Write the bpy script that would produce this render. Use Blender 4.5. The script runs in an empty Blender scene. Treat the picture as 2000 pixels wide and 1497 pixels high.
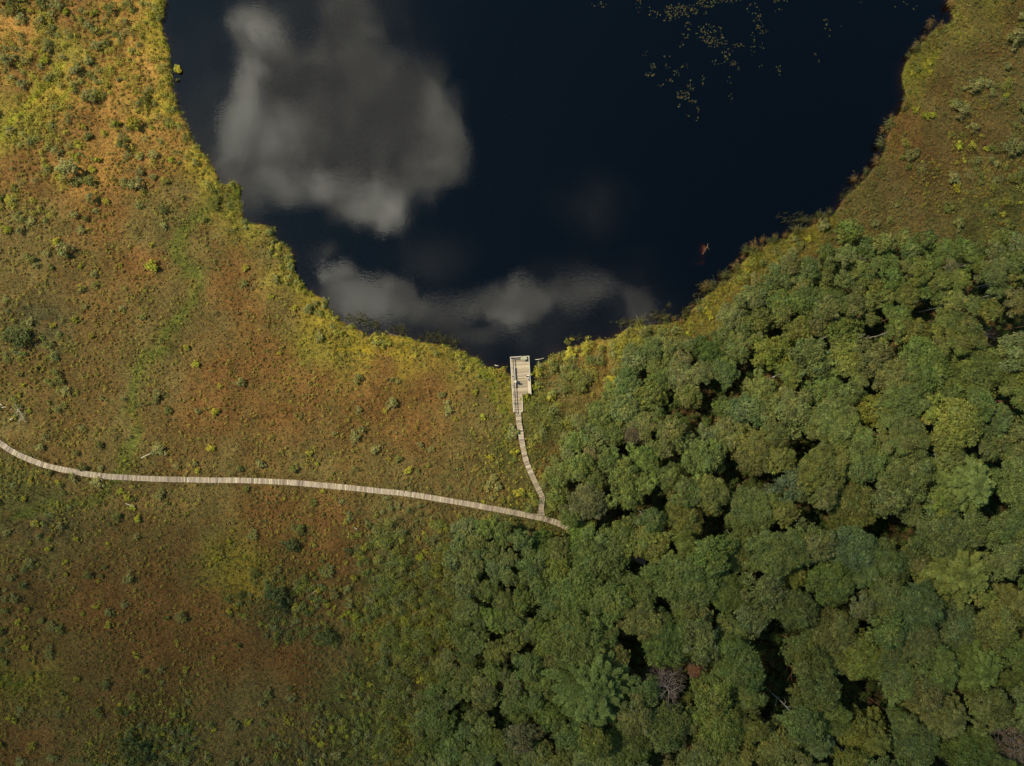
import bpy, math, random
import numpy as np
from mathutils import Vector, Matrix
random.seed(7); rng = np.random.default_rng(7)
S = bpy.context.scene; COL = S.collection
R = math.radians
# ------------------------------------------------------------------ camera, light
H = 111.0; F = 1333.0; CX, CY = 1000.0, 748.5; TILT = R(4.0)
cam = bpy.data.cameras.new('camera'); co = bpy.data.objects.new('camera', cam); COL.objects.link(co)
cam.sensor_width = 36; cam.lens = 36 * F / 2000; cam.clip_start = 1; cam.clip_end = 6000
co.location = (0, 0, H); co.rotation_euler = (TILT, 0, 0); S.camera = co
CT, ST = math.cos(TILT), math.sin(TILT)
def ray(px, py):
    x = (px - CX) / F; y = -(py - CY) / F
    return x, y * CT + ST, y * ST - CT
def G(px, py, z=0.0):
    dx, dy, dz = ray(px, py); t = (z - H) / dz
    return dx * t, dy * t
def P(x, y, z=0.0):          # world -> pixel (works on arrays)
    Z = z - H
    yc = y * CT + Z * ST; zc = -y * ST + Z * CT
    return CX + F * x / -zc, CY - F * yc / -zc
SUN_EL = R(50); SX, SY = -0.936, 0.352          # horizontal direction towards the sun
sunv = Vector((SX * math.cos(SUN_EL), SY * math.cos(SUN_EL), math.sin(SUN_EL))).normalized()
sl = bpy.data.lights.new('sun', 'SUN'); sl.energy = 4.8; sl.angle = R(1.2); sl.color = (1.0, 0.86, 0.62)
so = bpy.data.objects.new('sun', sl); COL.objects.link(so)
so.rotation_euler = sunv.to_track_quat('Z', 'Y').to_euler(); so.location = sunv * 300
S.view_settings.view_transform = 'Standard'; S.view_settings.look = 'None'
S.view_settings.gamma = 1; S.view_settings.exposure = 0.42
S.cycles.max_bounces = 6; S.cycles.transparent_max_bounces = 12; S.cycles.volume_bounces = 0
S.cycles.caustics_reflective = False; S.cycles.caustics_refractive = False

class NT:
    def __init__(s, tree): s.t = tree; s.n = tree.nodes; s.l = tree.links
    def node(s, typ, ins=None, **kw):
        n = s.n.new(typ)
        for k, v in kw.items(): setattr(n, k, v)
        for k, v in (ins or {}).items():
            if hasattr(v, 'is_linked') or isinstance(v, bpy.types.NodeSocket): s.l.new(v, n.inputs[k])
            else: n.inputs[k].default_value = v
        return n
    def math(s, op, a, b=0.0, c=None, clamp=False):
        d = {0: a, 1: b}
        if c is not None: d[2] = c
        return s.node('ShaderNodeMath', d, operation=op, use_clamp=clamp).outputs[0]
    def vmath(s, op, a, b=(0, 0, 0)):
        n = s.node('ShaderNodeVectorMath', {0: a, 1: b}, operation=op)
        return n.outputs['Value'] if op in ('LENGTH', 'DOT_PRODUCT') else n.outputs[0]
    def mix(s, f, a, b, blend='MIX'):
        n = s.n.new('ShaderNodeMix'); n.data_type = 'RGBA'; n.blend_type = blend
        for i, v in ((0, f), (6, a), (7, b)):
            if isinstance(v, bpy.types.NodeSocket): s.l.new(v, n.inputs[i])
            else: n.inputs[i].default_value = v if i == 0 else tuple(v) + ((1,) if len(v) == 3 else ())
        return n.outputs[2]
    def ramp(s, f, a, b, smooth=True):
        n = s.node('ShaderNodeMapRange', {'Value': f, 'From Min': a, 'From Max': b})
        n.interpolation_type = 'SMOOTHSTEP' if smooth else 'LINEAR'
        return n.outputs[0]
    def noise(s, vec, scale, detail=4, rough=0.55):
        return s.node('ShaderNodeTexNoise', {'Vector': vec, 'Scale': scale, 'Detail': detail, 'Roughness': rough})

# world: Nishita sky with cumulus near the zenith (seen mirrored in the pond)
W = bpy.data.worlds.new('World'); S.world = W; W.use_nodes = True
w = NT(W.node_tree); w.n.clear()
sky = w.node('ShaderNodeTexSky', sky_type='NISHITA', sun_disc=False, sun_elevation=SUN_EL,
             sun_rotation=math.atan2(SX, SY), air_density=1.0, dust_density=0.6)
tc = w.node('ShaderNodeTexCoord').outputs['Generated']
sp = w.node('ShaderNodeSeparateXYZ', {0: tc})
zz = w.math('MAXIMUM', sp.outputs[2], 0.02)
p0 = w.node('ShaderNodeCombineXYZ', {0: w.math('DIVIDE', sp.outputs[0], zz), 1: w.math('DIVIDE', sp.outputs[1], zz)}).outputs[0]
def warp(p, scale, amt, detail=3):
    n = w.noise(p, scale, detail, 0.55).outputs['Color']
    d = w.vmath('SUBTRACT', n, (0.5, 0.5, 0.5))
    return w.vmath('ADD', p, w.vmath('MULTIPLY', d, (amt, amt, 0)))
pw = warp(p0, 2.6, 0.10, 2); pw = warp(pw, 8.0, 0.075, 6); pw = warp(pw, 38.0, 0.022, 5)
def skypt(px, py):
    dx, dy, dz = ray(px, py); return dx / -dz, dy / -dz
def blob(p, px, py, rx, ry, soft=0.45, amp=1.0):
    cx, cy = skypt(px, py)
    d = w.vmath('LENGTH', w.vmath('MULTIPLY', w.vmath('SUBTRACT', p, (cx, cy, 0)), (F / rx, F / ry, 0)))
    r = w.ramp(d, 1.0 + soft, 1.0 - soft)
    return w.math('MULTIPLY', r, amp)
def union(lst):
    o = lst[0]
    for b in lst[1:]: o = w.math('MAXIMUM', o, b)
    return o
thick = union([blob(pw, 650, 215, 180, 160, .9), blob(pw, 755, 262, 145, 165, .9), blob(pw, 500, 215, 92, 200, .9), blob(pw, 725, 395, 90, 85, .9),
              blob(pw, 575, 330, 115, 75, .9), blob(pw, 835, 290, 66, 100, .9), blob(pw, 490, 80, 75, 75, .9, .8), blob(pw, 640, 380, 60, 40, .9, .8), blob(pw, 674, 545, 26, 26, .9, .95), blob(pw, 665, 40, 90, 90, .9, .7),
              blob(pw, 745, 590, 85, 52, .9, .9), blob(pw, 985, 585, 105, 52, .9, .9), blob(pw, 860, 608, 95, 48, .9, .85), blob(pw, 930, 650, 110, 36, .9, .74), blob(pw, 645, 498, 32, 28, .9, .66), blob(pw, 1130, 565, 95, 42, .9, .74), blob(pw, 1235, 580, 60, 62, .9, .72)])
n1 = w.noise(pw, 5.0, 6, 0.6).outputs[0]
holes = union([blob(pw, 828, 572, 36, 26, .9), blob(pw, 1012, 662, 65, 24, .9), blob(pw, 1108, 612, 42, 22, .9), blob(pw, 1182, 598, 26, 34, .9), blob(pw, 905, 628, 30, 18, .9, .7), blob(pw, 575, 40, 34, 45, .9, .45)])
thick = w.math('SUBTRACT', thick, w.math('MULTIPLY', holes, .24))
dn = w.math('ADD', thick, w.math('MULTIPLY', w.math('SUBTRACT', n1, .5), .95))
dens = w.ramp(dn, .34, .68)
thin = union([blob(pw, 410, 290, 80, 140, .9, .6), blob(pw, 400, 120, 60, 90, .9, .25), blob(pw, 640, 20, 170, 110, .9, .45), blob(pw, 825, 500, 60, 35, .9, .36), blob(pw, 1130, 570, 85, 50, .9, .45), blob(pw, 1240, 590, 70, 75, .9, .45), blob(pw, 1200, 640, 120, 40, .9, .3),
              blob(pw, 1165, 400, 62, 48, .9, .34), blob(pw, 960, 660, 260, 55, .9, .45), blob(pw, 700, 610, 90, 50, .9, .4)])
thin = w.math('MULTIPLY', thin, w.ramp(n1, .32, .62))
dens = w.math('MAXIMUM', w.math('MULTIPLY', dens, .95), thin)
# clouds elsewhere in the sky, away from the zenith
rad = w.vmath('LENGTH', p0)
far = w.math('MULTIPLY', w.ramp(rad, 0.85, 1.3), w.ramp(w.noise(p0, 1.1, 5, 0.6).outputs[0], 0.54, 0.66))
dens = w.math('MAXIMUM', dens, w.math('MULTIPLY', far, 0.7))
bright = union([blob(pw, 455, 215, 35, 130, .8, 1), blob(pw, 735, 420, 70, 45, .8, 1), blob(pw, 600, 365, 90, 35, .8, .9), blob(pw, 530, 290, 60, 60, .9, .6),
                blob(pw, 480, 60, 50, 50, .9, .7), blob(pw, 672, 545, 25, 25, .8, .8), blob(pw, 870, 290, 55, 110, .8, .5), blob(pw, 740, 590, 70, 40, .9, .55), blob(pw, 990, 590, 80, 40, .9, .55)])
n5 = w.noise(pw, 11.0, 6, 0.62).outputs[0]
bright = w.math('ADD', w.math('MULTIPLY', bright, w.ramp(n5, .22, .68)), w.math('MULTIPLY', w.ramp(n5, .4, .72), .2), clamp=True)
ccol = w.mix(bright, (0.66, 0.65, 0.62), (3.7, 3.6, 3.0))
skyc = w.node('ShaderNodeVectorMath', {0: sky.outputs[0], 1: (0.054, 0.076, 0.076)}, operation='MULTIPLY').outputs[0]
skyc = w.mix(dens, skyc, ccol)
bg = w.node('ShaderNodeBackground', {'Color': skyc, 'Strength': 1.0})
w.node('ShaderNodeOutputWorld', {0: bg.outputs[0]})

# ------------------------------------------------------------------ helpers
def tag(o, label=None, cat=None, group=None, kind=None):
    if label: o['label'] = label
    if cat: o['category'] = cat
    if group: o['group'] = group
    if kind: o['kind'] = kind
    return o
def newobj(name, data, parent=None, loc=None):
    o = bpy.data.objects.new(name, data); COL.objects.link(o)
    if parent: o.parent = parent
    if loc is not None: o.location = loc
    return o
def mesh(name, V, Fq, mat, col=None, smooth=False):
    """V (n,3), Fq (m,k) index array (k=3 or 4), col (n,3)"""
    V = np.asarray(V, np.float32); Fq = np.asarray(Fq, np.int32)
    m = bpy.data.meshes.new(name); k = Fq.shape[1]
    m.vertices.add(len(V)); m.vertices.foreach_set('co', V.ravel())
    m.loops.add(Fq.size); m.loops.foreach_set('vertex_index', Fq.ravel())
    m.polygons.add(len(Fq)); m.polygons.foreach_set('loop_start', np.arange(0, Fq.size, k, dtype=np.int32))
    m.polygons.foreach_set('loop_total', np.full(len(Fq), k, np.int32))
    m.polygons.foreach_set('use_smooth', np.full(len(Fq), bool(smooth)))
    if col is not None:
        a = m.attributes.new('col', 'FLOAT_COLOR', 'POINT')
        c = np.ones((len(V), 4), np.float32); c[:, :3] = col; a.data.foreach_set('color', c.ravel())
    m.update(calc_edges=True); m.validate(); m.materials.append(mat)
    return m
def hash2(ix, iy, s):
    n = (ix * 374761393 + iy * 668265263 + s * 1442695041) & 0xffffffff
    n = ((n ^ (n >> 13)) * 1274126177) & 0xffffffff
    return ((n ^ (n >> 16)) & 0xffffff) / float(0xffffff)
def vnoise(x, y, s=0):
    x = np.asarray(x, float); y = np.asarray(y, float)
    ix = np.floor(x).astype(np.int64); iy = np.floor(y).astype(np.int64)
    fx = x - ix; fy = y - iy; fx = fx * fx * (3 - 2 * fx); fy = fy * fy * (3 - 2 * fy)
    a = hash2(ix, iy, s); b = hash2(ix + 1, iy, s); c = hash2(ix, iy + 1, s); d = hash2(ix + 1, iy + 1, s)
    return (a * (1 - fx) + b * fx) * (1 - fy) + (c * (1 - fx) + d * fx) * fy
def fbm(x, y, s=0, o=4):
    r = 0; a = 1; t = 0
    for i in range(o):
        r = r + a * vnoise(x * 2 ** i + 13.7 * i, y * 2 ** i - 7.1 * i, s + i); t += a; a *= .55
    return r / t
def sstep(a, b, x):
    t = np.clip((x - a) / (b - a), 0, 1); return t * t * (3 - 2 * t)

# ------------------------------------------------------------------ materials
def mat(name): 
    m = bpy.data.materials.new(name); m.use_nodes = True; t = NT(m.node_tree); t.n.clear(); return m, t
def foliage(name, trans=0.25, rough=0.75, hue=0.0, spec=0.12):
    m, t = mat(name)
    a = t.node('ShaderNodeAttribute', attribute_name='col').outputs['Color']
    oi = t.node('ShaderNodeObjectInfo')
    c = t.mix(1.0, a, oi.outputs['Color'], 'MULTIPLY')
    g = t.node('ShaderNodeNewGeometry')
    n = t.noise(g.outputs['Position'], 1.3, 3).outputs[0]
    c = t.mix(t.ramp(n, .35, .65), t.mix(1.0, c, (0.84, 0.88, 0.9), 'MULTIPLY'), t.mix(1.0, c, (1.15, 1.1, 1.0), 'MULTIPLY'))
    d = t.node('ShaderNodeBsdfPrincipled', {'Base Color': c, 'Roughness': rough, 'Specular IOR Level': spec})
    tr = t.node('ShaderNodeBsdfTranslucent', {'Color': t.mix(1.0, c, (1.15, 1.1, 0.6), 'MULTIPLY')})
    mx = t.node('ShaderNodeMixShader', {0: trans, 1: d.outputs[0], 2: tr.outputs[0]})
    t.node('ShaderNodeOutputMaterial', {0: mx.outputs[0]}); return m
M_leaf = foliage('pine_foliage', .22); M_grass = foliage('sedge_blades', .25); M_heath = foliage('heather_sprigs', .12)
M_pad = foliage('lily_leaf', .05, .5, spec=.25)
def solid(name, color, rough=0.8, nscale=3.0, var=0.25, spec=0.2, attr=False, stretch=(1, 1, 1), bump=0.0):
    m, t = mat(name); tcn = t.node('ShaderNodeTexCoord').outputs['Object']
    mp = t.node('ShaderNodeMapping', {0: tcn, 3: stretch}).outputs[0]
    n = t.noise(mp, nscale, 5, .6).outputs[0]
    base = t.node('ShaderNodeAttribute', attribute_name='col').outputs['Color'] if attr else None
    c = tuple(color)
    if attr: ca = t.mix(1.0, base, (1 - var,) * 3, 'MULTIPLY'); cb = t.mix(1.0, base, (1 + var,) * 3, 'MULTIPLY')
    else: ca = tuple(v * (1 - var) for v in c); cb = tuple(v * (1 + var) for v in c)
    cc = t.mix(t.ramp(n, .3, .7), ca, cb)
    ins = {'Base Color': cc, 'Roughness': rough, 'Specular IOR Level': spec}
    if bump:
        ins['Normal'] = t.node('ShaderNodeBump', {'Strength': bump, 'Distance': .02, 'Height': n}).outputs[0]
    d = t.node('ShaderNodeBsdfPrincipled', ins); t.node('ShaderNodeOutputMaterial', {0: d.outputs[0]}); return m
M_bark = solid('pine_bark', (.16, .085, .05), .9, 5, .35, stretch=(1, 1, .2), bump=.5)
M_birch = solid('birch_bark', (.48, .46, .41), .8, 4, .3, stretch=(1, 1, 3))
M_dead = solid('dead_wood', (.24, .19, .155), .9, 5, .3)
M_log = solid('bleached_log', (.62, .58, .44), .85, 6, .3)
M_board = solid('weathered_boards', (.5, .4, .3), .85, 9, .18, attr=True)
M_rail = solid('rail_wood', (.43, .40, .31), .85, 7, .22)
M_beam = solid('dark_beam', (.2, .16, .12), .9, 5, .2)
def bogmat():
    m, t = mat('bog_surface')
    a = t.node('ShaderNodeAttribute', attribute_name='col').outputs['Color']
    g = t.node('ShaderNodeNewGeometry').outputs['Position']
    n1 = t.noise(g, 2.2, 6, .65).outputs[0]; n2 = t.noise(g, 9.0, 4, .7).outputs[0]
    c = t.mix(t.ramp(n1, .3, .7), t.mix(1.0, a, (.62, .62, .72), 'MULTIPLY'), t.mix(1.0, a, (1.35, 1.3, 1.15), 'MULTIPLY'))
    c = t.mix(t.ramp(n2, .3, .72), t.mix(1.0, c, (.6, .6, .65), 'MULTIPLY'), t.mix(1.0, c, (1.4, 1.38, 1.2), 'MULTIPLY'))
    b = t.node('ShaderNodeBump', {'Strength': .9, 'Distance': .12, 'Height': n2}).outputs[0]
    d = t.node('ShaderNodeBsdfPrincipled', {'Base Color': c, 'Roughness': .95, 'Specular IOR Level': .05, 'Normal': b})
    t.node('ShaderNodeOutputMaterial', {0: d.outputs[0]}); return m
M_bog = bogmat()
def watermat():
    m, t = mat('peat_water')
    g = t.node('ShaderNodeNewGeometry').outputs['Position']
    mp = t.node('ShaderNodeMapping', {0: g, 3: (1.0, 2.2, 1)}).outputs[0]
    n1 = t.noise(mp, 1.6, 3, .5).outputs[0]; n2 = t.noise(g, .12, 3).outputs[0]
    n3 = t.noise(mp, 3.2, 2, .5).outputs[0]
    hgt = t.math('ADD', t.math('MULTIPLY', n1, 1.0), t.math('MULTIPLY', n3, .08))
    hgt = t.math('MULTIPLY', hgt, t.math('ADD', t.ramp(n2, .4, .6), .25))
    b = t.node('ShaderNodeBump', {'Strength': 1.0, 'Distance': WBUMP, 'Height': hgt}).outputs[0]
    gl = t.node('ShaderNodeBsdfGlossy', {'Color': (1, 1, 1, 1), 'Roughness': 0.02, 'Normal': b})
    tr = t.node('ShaderNodeBsdfTransparent', {'Color': (.8, .8, .8, 1)})
    fr = t.node('ShaderNodeFresnel', {'IOR': 1.5, 'Normal': b}).outputs[0]
    mx = t.node('ShaderNodeMixShader', {0: fr, 1: tr.outputs[0], 2: gl.outputs[0]})
    va = t.node('ShaderNodeVolumeAbsorption', {'Color': (.55, .30, .12, 1), 'Density': 3.2})
    t.node('ShaderNodeOutputMaterial', {0: mx.outputs[0], 1: va.outputs[0]}); return m
WBUMP = 0.003; SHADE_CLOUDS = True
M_water = watermat()

# ------------------------------------------------------------------ pond outline (pixels of the photo -> metres)
shore_px = [(318, -30), (325, 8), (316, 45), (326, 78), (332, 113), (333, 140), (338, 170), (351, 213), (363, 245), (383, 283), (411, 316), (421, 331), (428, 364),
    (440, 362), (458, 353), (470, 368), (472, 408), (475, 425), (493, 436), (533, 443), (543, 473), (560, 480), (573, 500), (575, 525), (593, 560), (613, 577), (640, 587),
    (645, 605), (663, 625), (700, 645), (716, 655), (750, 651), (780, 656), (816, 667), (850, 672), (876, 675), (898, 684), (909, 688), (917, 696), (935, 700), (944, 713), (958, 719),
    (976, 720), (985, 716), (989, 724), (997, 733), (1010, 742), (1030, 744), (1040, 738), (1046, 722), (1052, 712), (1066, 707), (1078, 694), (1093, 688), (1110, 684), (1135, 674), (1150, 668), (1175, 664), (1200, 664),
    (1225, 643), (1270, 637), (1300, 631), (1338, 628), (1352, 605), (1375, 582), (1405, 557), (1425, 540), (1448, 517), (1470, 494), (1496, 478), (1526, 468), (1551, 453), (1586, 441),
    (1626, 423), (1645, 398), (1660, 373), (1693, 345), (1723, 308), (1730, 268), (1735, 240), (1760, 218), (1770, 188), (1762, 160), (1762, 145), (1768, 125), (1782, 105),
    (1802, 83), (1822, 63), (1838, 51), (1861, 40), (1855, 15), (1850, -30), (1900, -150), (1850, -420), (1500, -680), (900, -700), (450, -500), (290, -220)]
shore = np.array([G(*p) for p in shore_px])
def sdist(X, Y):
    """signed distance to the bank: + on land, - in the pond"""
    shp = X.shape; X = X.ravel(); Y = Y.ravel(); n = len(shore)
    best = np.full(X.shape, 1e9); inside = np.zeros(X.shape, bool)
    for i in range(n):
        ax, ay = shore[i]; bx, by = shore[(i + 1) % n]; dx, dy = bx - ax, by - ay
        t = np.clip(((X - ax) * dx + (Y - ay) * dy) / (dx * dx + dy * dy), 0, 1)
        best = np.minimum(best, (X - ax - t * dx) ** 2 + (Y - ay - t * dy) ** 2)
        c = (ay > Y) != (by > Y)
        xi = ax + (Y - ay) / (by - ay if by != ay else 1e-9) * dx
        inside ^= c & (X < xi)
    d = np.sqrt(best); d[inside] *= -1
    return d.reshape(shp)

# colour map of the vegetation (plant colours, plus sunlight painted in at the top left), control points in photo pixels
RU, BR, OL, YG, YE, GR, DK, OR, YO = (.138, .076, .027), (.106, .073, .027), (.112, .090, .034), (.160, .145, .028), (.235, .19, .03), (.075, .084, .026), (.062, .060, .028), (.245, .142, .042), (.150, .138, .030)
cps = [(40, 60, OR), (150, 40, RU), (130, 90, YG), (250, 60, OR), (300, 60, YE), (60, 150, RU), (100, 190, YE), (180, 180, OR), (280, 160, OR), (320, 200, YE), (30, 250, YG), (150, 240, RU),
       (240, 250, OR), (330, 270, OR), (380, 330, YE), (60, 330, RU), (190, 330, OR), (290, 330, RU), (360, 390, OL), (440, 400, YG), (70, 420, OL), (200, 420, RU), (300, 440, OL), (360, 440, OL), (400, 480, OL), (480, 450, YG),
       (470, 530, RU), (520, 500, OL), (60, 520, OL), (170, 520, BR), (280, 520, RU), (350, 560, OL), (560, 540, YG), (560, 600, OL), (480, 600, RU), (420, 640, OL), (80, 640, DK), (200, 640, BR), (330, 650, OL), (620, 610, YE), (600, 660, YG),
       (520, 700, RU), (650, 690, YG), (700, 680, YE), (800, 690, YE), (900, 705, YG), (960, 740, YG), (750, 720, RU), (600, 740, RU), (440, 720, RU), (290, 740, OL), (180, 740, BR), (60, 740, BR), (850, 760, RU), (720, 790, RU), (940, 790, OL),
       (990, 760, YG), (560, 820, RU), (400, 810, RU), (260, 820, OL), (140, 820, BR), (30, 830, OL), (800, 850, RU), (650, 850, BR), (920, 860, OL), (990, 880, GR), (500, 890, BR), (350, 880, BR), (240, 895, OL), (110, 880, BR), (760, 920, OL),
       (880, 930, OL), (980, 960, OL), (1040, 1000, GR), (600, 920, OL), (450, 915, OL), (60, 930, GR), (180, 950, OL), (300, 960, OL), (100, 1010, DK), (180, 1010, OL), (280, 1010, BR), (400, 1000, OL), (520, 1000, RU), (650, 1010, RU), (760, 1000, OL), (860, 1010, OL),
       (60, 1090, OL), (200, 1090, BR), (340, 1080, BR), (450, 1080, YG), (480, 1110, YE), (560, 1080, BR), (650, 1090, RU), (740, 1080, OL), (60, 1180, BR), (180, 1180, RU), (300, 1170, RU), (420, 1180, RU), (540, 1200, DK), (650, 1180, BR), (760, 1150, GR),
       (60, 1280, BR), (60, 1330, YG), (180, 1290, BR), (320, 1260, RU), (440, 1270, RU), (560, 1290, RU), (680, 1260, OL), (760, 1230, YG), (700, 1340, GR), (80, 1400, OL), (60, 1440, RU), (220, 1380, BR), (350, 1350, BR), (480, 1360, OL), (330, 1440, DK), (260, 1470, GR), (450, 1440, OL),
       (570, 1400, OL), (600, 1470, DK), (700, 1430, GR), (160, 1470, OL),
       (1100, 700, YO), (1160, 700, OR), (1130, 730, OL), (1080, 760, OL), (1060, 820, GR), (1090, 870, GR), (1110, 900, BR), (1200, 700, YO), (1260, 670, YO), (1330, 650, YO), (1400, 600, YO), (1440, 560, OL), (1500, 500, YO), (1590, 455, YO), (1650, 420, OL), (1720, 420, OL), (1700, 360, OL),
       (1760, 300, RU), (1760, 260, RU), (1745, 330, OL), (1800, 150, YO), (1790, 120, YO), (1850, 100, OL), (1870, 60, YO), (1930, 20, YO), (1900, 30, OL), (1980, 40, BR), (1930, 90, BR), (1850, 180, BR), (1920, 160, OL), (1980, 170, OL), (1840, 240, OL), (1900, 270, BR), (1980, 280, OL),
       (1830, 330, BR), (1920, 360, OL), (1990, 400, GR), (1830, 400, OL), (1900, 440, GR), (1800, 440, OL), (1960, 470, GR), (1650, 470, OL), (1450, 700, BR), (1400, 780, BR), (1300, 780, BR), (1500, 600, DK), (1700, 600, DK), (1800, 600, OL), (1900, 560, DK),
       (1350, 900, BR), (1600, 800, DK), (1900, 800, DK), (1300, 1100, DK), (1600, 1100, DK), (1100, 1300, DK), (1400, 1400, DK), (1700, 1400, DK), (1900, 1300, DK), (900, 1350, DK), (1000, 1100, DK), (1200, 960, BR)]
cpx = np.array([(a, b) for a, b, c in cps], float); cpc = np.array([c for a, b, c in cps])
FOREST = [(2100, 430), (2000, 455), (1930, 475), (1850, 490), (1800, 470), (1740, 470), (1700, 478), (1640, 490), (1590, 500), (1530, 520), (1480, 545), (1440, 590), (1410, 640), (1370, 660), (1310, 662),
          (1240, 700), (1190, 750), (1160, 790), (1120, 830), (1095, 890), (1080, 950), (1085, 1000), (1130, 1032), (1090, 1045), (1020, 1030), (940, 1025), (880, 1040), (880, 1100), (905, 1180), (890, 1250), (850, 1330), (820, 1400), (790, 1600), (2100, 1600)]
def inpoly(px, py, poly):
    px = np.asarray(px, float); py = np.asarray(py, float); ins = np.zeros(px.shape, bool); n = len(poly)
    for i in range(n):
        ax, ay = poly[i]; bx, by = poly[(i + 1) % n]
        c = (ay > py) != (by > py); ins ^= c & (px < ax + (py - ay) / ((by - ay) or 1e-9) * (bx - ax))
    return ins

PATH_L = [(-70, 828), (-30, 850), (0, 866), (20, 880), (50, 895), (90, 909), (130, 919), (180, 928), (240, 933), (320, 936), (400, 937.5), (480, 939), (560, 943), (640, 949), (720, 957), (800, 966), (880, 979), (950, 991), (1010, 1003), (1050, 1011), (1080, 1019), (1112, 1033), (1150, 1050), (1200, 1075), (1260, 1098)]
PATH_S = [(1012, 805), (1013, 825), (1016, 842), (1019, 862), (1023, 882), (1028, 902), (1036, 922), (1045, 942), (1053, 958), (1059.5, 972), (1058, 988), (1057, 1009)]
def pdist(px, py, path):
    px = np.asarray(px, float); py = np.asarray(py, float); b = np.full(px.shape, 1e9)
    for (ax, ay), (bx, by) in zip(path[:-1], path[1:]):
        dx, dy = bx - ax, by - ay; t = np.clip(((px - ax) * dx + (py - ay) * dy) / (dx * dx + dy * dy), 0, 1)
        b = np.minimum(b, np.hypot(px - ax - t * dx, py - ay - t * dy))
    return b
RUNS = [([(470, 370), (430, 400), (385, 435), (347, 460), (345, 490), (370, 530), (392, 560), (385, 610), (340, 660), (280, 715), (268, 778), (255, 850), (250, 913), (190, 963), (125, 983), (60, 1000)], 13, (.085, .108, .022)),
        ([(115, 140), (75, 195), (40, 225), (5, 255)], 10, (.19, .20, .02)), ([(150, 170), (130, 210), (148, 180)], 8, (.17, .18, .02)), ([(640, 690), (700, 690), (760, 692), (800, 688)], 5, (.26, .20, .02)),
        ([(900, 690), (950, 735), (985, 800), (1000, 870)], 12, (.12, .14, .02)), ([(60, 1335), (0, 1340)], 14, (.10, .12, .02)), ([(1770, 150), (1800, 150), (1830, 110)], 14, (.16, .16, .02)), ([(1340, 650), (1420, 580), (1500, 500), (1620, 440)], 10, (.17, .15, .025))]
def bogcol(x, y):
    px, py = P(x, y); px = np.asarray(px) + 30 * (fbm(x * .18, y * .18, 31, 3) - .5) * 2; py = np.asarray(py) + 30 * (fbm(x * .18, y * .18, 57, 3) - .5) * 2
    wsum = 0; c = 0
    for i in range(len(cpx)):
        d2 = (px - cpx[i, 0]) ** 2 + (py - cpx[i, 1]) ** 2
        ww = 1 / (d2 + 900) ** 2.0
        wsum = wsum + ww; c = c + ww[..., None] * cpc[i]
    c = c / wsum[..., None]
    for path, wd, cc in RUNS:
        q = pdist(px, py, path); g = np.exp(-(q / wd) ** 2)[..., None] * .85; c = c * (1 - g) + np.array(cc) * g
    rx, ry = P(x, y); c = c * (1 + .35 * np.exp(-((rx / 520) ** 2 + (ry / 620) ** 2)))[..., None]  # sunlight painted into the plant colour, brighter towards the top left
    n = fbm(x * .55, y * .55, 3, 4)[..., None]; n2 = fbm(x * .9 + 40, y * .9, 11, 3)[..., None]
    c = c * (1 - .32 * sstep(.5, .72, n)) + np.array(GR) * (.32 * sstep(.5, .72, n))
    c = c * (1 - .4 * sstep(.55, .75, n2)) + np.array(RU) * (.4 * sstep(.55, .75, n2))
    n3 = fbm(x * .33 + 9, y * .33, 19, 3)[..., None]
    c = c * (1 + .35 * (n3 - .5) * 2)
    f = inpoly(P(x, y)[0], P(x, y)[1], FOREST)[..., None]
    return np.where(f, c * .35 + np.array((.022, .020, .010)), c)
# ------------------------------------------------------------------ ground sheet (bog, banks, pond bed)
def hgt(X, Y, D):
    h = .32 + .35 * (fbm(X * .35, Y * .35, 5, 4) - .45) + .16 * (fbm(X * 1.7, Y * 1.7, 9, 3) - .5)
    Dn = D + 1.3 * (fbm(X * .7, Y * .7, 21, 4) - .5)
    bank = sstep(-.15, .35, Dn)
    bed = -.25 - 3.2 * sstep(0, 4.5, -Dn)
    mnd = np.exp(-(((X - MX) / 1.1) ** 2 + ((Y - MY) / 2.0) ** 2)) * 3.25 + np.exp(-(((X - MX + 1.6) / 2.6) ** 2 + ((Y - MY + 2.3) / .7) ** 2)) * 2.4
    bed = np.minimum(bed + mnd, -.14)
    return bed * (1 - bank) + h * bank
MX, MY = G(1378, 486)
step = .3
gx = np.arange(-98, 98 + step / 2, step); gy = np.arange(-74, 80 + step / 2, step)
# far rings so that the one sheet reaches the horizon
fx = np.array([-4000, -1500, -600, -250, -150, -115]); 
GX = np.concatenate([fx, gx, -fx[::-1]]); GY = np.concatenate([fx + 20, gx[:0], gy, -fx[::-1] + 20])
XX, YY = np.meshgrid(GX, GY); DD = sdist(XX, YY); ZZ = hgt(XX, YY, DD)
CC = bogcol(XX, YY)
CC[DD < -.1] = (.035, .024, .014)
bare = (np.exp(-(((XX - MX) / 1.6) ** 2 + ((YY - MY) / 2.6) ** 2)))[..., None]
CC = np.where((DD < -1)[..., None], CC * (1 - bare) + np.array((.6, .42, .3)) * bare, CC)
ny, nx = XX.shape
idx = np.arange(ny * nx).reshape(ny, nx)
Q = np.stack([idx[:-1, :-1], idx[:-1, 1:], idx[1:, 1:], idx[1:, :-1]], -1).reshape(-1, 4)
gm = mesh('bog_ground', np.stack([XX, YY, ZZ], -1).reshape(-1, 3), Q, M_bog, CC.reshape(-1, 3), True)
tag(newobj('ground', gm), 'boggy ground of rust brown heather and green moss around the pond', 'ground', kind='structure')
def gz(x, y):
    x = np.atleast_1d(np.asarray(x, float)); y = np.atleast_1d(np.asarray(y, float)); return hgt(x, y, sdist(x, y))
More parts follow.
